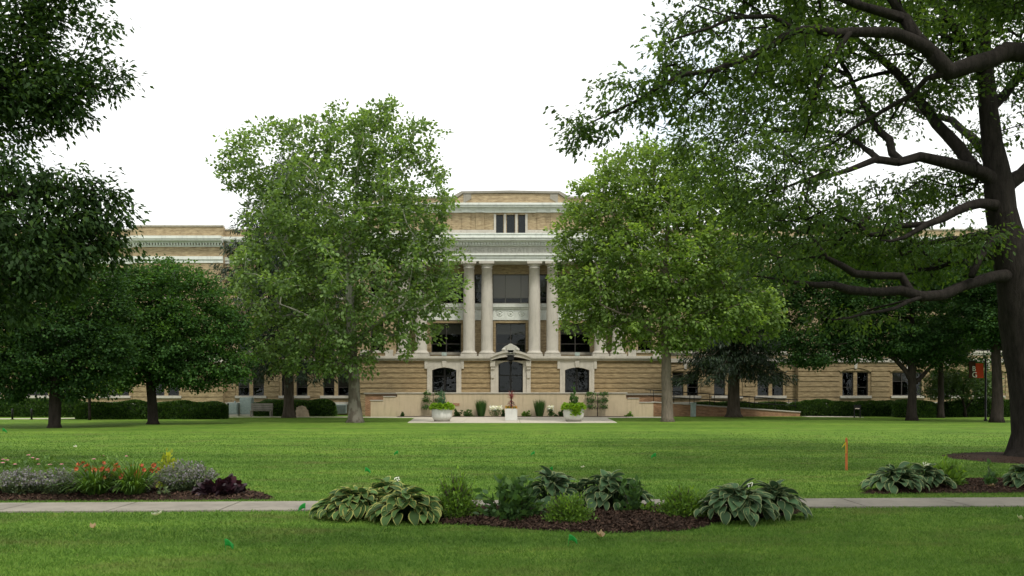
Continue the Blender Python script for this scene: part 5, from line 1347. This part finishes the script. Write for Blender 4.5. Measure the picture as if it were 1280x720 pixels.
M['banner_red'] = plain('red_banner_cloth', (.55,.055,.02), .8, var=.1); M['banner_brown'] = plain('brown_banner_cloth', (.05,.02,.012), .8, var=.1); M['white_paint'] = plain('white_lettering', (.75,.73,.68), .7, var=.05)
zt = EYE + (HZ-452)/k_; zb = EYE + (HZ-472.5)/k_
banner(-.60, -.12, zb, zt-.1, 'banner_red', 'banner_cloth'); banner(-1.02, -.602, zb, zt, 'banner_brown', 'banner_strip')
text('B', .42, 'letter', M['white_paint'], o, (-.72, -.045, zb+.42), ext=.004, sx=.95); text('G', .46, 'letter', M['white_paint'], o, (-.68, -.045, zb+.04), ext=.004, sx=.95)
text('SU', .40, 'letter', M['white_paint'], o, (-.30, -.045, zb+.30), rot=(R(90), R(-90), 0), ext=.004, sx=.8) if False else None
MB().tube([(-1.02, 0, zt+.02), (0, 0, zt-.02)], .018, 6).build('bracket', M['metal_dark'], o)
# marker flags
def flag(label, px, py, s=1.0, seed=0, wire=True):
    g = np.random.default_rng(seed); x, y = G(px, py+2); o = empty('marker_flag', (x, y, 0), label, 'marker flag', 'green utility marker flags in the grass')
    h = .16*s; lean = g.normal(0, .02)
    MB().tube([(0,0,-.02),(lean,0,h)], .003, 4).build('wire', M['flag'], o)
    v = []; nx, nz = 6, 4; d = -1 if g.random() < .7 else 1
    for i in range(nx+1):
        for j in range(nz+1):
            u, w_ = i/nx, j/nz; v.append((lean + d*u*.105*s, .018*math.sin(u*5+w_*2)*u, h - .085*s*(1-w_)*(1-.35*u) - u*u*.075*s))
    f = [(i*(nz+1)+j, (i+1)*(nz+1)+j, (i+1)*(nz+1)+j+1, i*(nz+1)+j+1) for i in range(nx) for j in range(nz)]
    q = MB().add(v, f, True).build('flag', M['flag'], o); sm = q.modifiers.new('solid', 'SOLIDIFY'); sm.thickness = .0015
M['flag'] = leaf_mat('green_flag_plastic', (.03,.33,.06), .1, .4, hue=(1,1.1,1), rough=.35)
for k, (px, py, s, lb) in enumerate([(282, 688, .85, 'green marker flag in the near lawn at lower left, nearest the camera'), (710, 681, .8, 'green marker flag in the grass just before the middle bed'), (701, 646, .9, 'green marker flag standing against the low round yew'),
        (380, 640, .9, 'green marker flag at the footpath edge left of the middle hostas'), (456, 592, 1.0, 'green marker flag on the lawn above the left hostas'), (497, 569, 1.0, 'faint green marker flag far out on the lawn, left of centre'),
        (691, 590, .9, 'small green marker flag on the lawn behind the middle bed'), (667, 569, .9, 'faint green marker flag far out on the lawn below the right planter'), (820, 573, 1.1, 'green marker flag on the lawn below the right sycamore'), (3, 541, 1.6, 'green marker flag at the far left edge of the lawn')]):
    flag(lb, px, py, s, 170+k)
x, y = G(1058, 588); o = empty('survey_stake', (x, y, 0), 'tall orange wooden survey stake with yellow ribbon on the right lawn', 'stake')
M['stake'] = plain('orange_stake_paint', (.42,.12,.035), .8, scale=20); M['ribbon'] = leaf_mat('yellow_ribbon', (.6,.45,.05), .1, .4, hue=(1,1,1))
MB().box(-.022, .022, -.012, .012, -.05, .66).add([(-.022,-.012,.66),(.022,-.012,.66),(.022,.012,.66),(-.022,.012,.66),(0,0,.70)], [(0,1,4),(1,2,4),(2,3,4),(3,0,4)]).build('stake', M['stake'], o)
MB().add([(-.03,-.016,.55),(-.03,-.02,.60),(-.10,-.03,.50),(-.115,-.03,.47)], [(0,1,2,3)]).add([(-.024,-.018,.36),(-.006,-.018,.36),(-.01,-.015,.60),(-.028,-.015,.60)], [(0,1,2,3)]).build('ribbon', M['ribbon'], o)
# fallen leaves and bits of litter
M['dry'] = leaf_mat('dry_leaf', (.40,.28,.15), .3, .2, hue=(1.1,1.1,1.1)); M['pale_bit'] = leaf_mat('pale_litter', (.6,.6,.5), .2, .2, hue=(1,1,1))
def curled(label, px, py, s, mat, seed, name='fallen_leaf'):
    g = np.random.default_rng(seed); x, y = G(px, py); v = []; nx, ny = 6, 5
    for i in range(nx+1):
        for j in range(ny+1):
            u, w_ = i/nx*2-1, j/ny*2-1; t = s*(1-.35*abs(u))*.6*w_
            v.append((u*s, t, .03 + .5*s*(u*u)*.6 + .45*s*w_*w_ + g.normal(0, .004)))
    f = [(i*(ny+1)+j, (i+1)*(ny+1)+j, (i+1)*(ny+1)+j+1, i*(ny+1)+j+1) for i in range(nx) for j in range(ny)]
    q = MB().add(v, f, True).build(name, M[mat], None, (x, y, .015)); q.rotation_euler = (g.normal(0, .25), g.normal(0, .25), g.random()*6); tag(q, label, 'fallen leaf')
curled('curled brown dead leaf on the grass before the middle bed', 750, 675, .075, 'dry', 181)
curled('pale curled leaf on the grass below the flower bed', 197, 648, .06, 'pale_bit', 182)
curled('small brown leaf on the near grass below the flower bed', 117, 664, .06, 'dry', 183)
curled('small pale leaf at the right edge of the near grass', 1274, 653, .06, 'pale_bit', 184)
curled('pale leaf bit far out on the lawn behind the middle bed', 729, 587, .05, 'pale_bit', 185)
curled('pale leaf bit on the far left lawn above the flower bed', 95, 561, .08, 'pale_bit', 186)
curled('brown leaf litter on the mulch of the right bed', 1240, 612, .08, 'dry', 187)
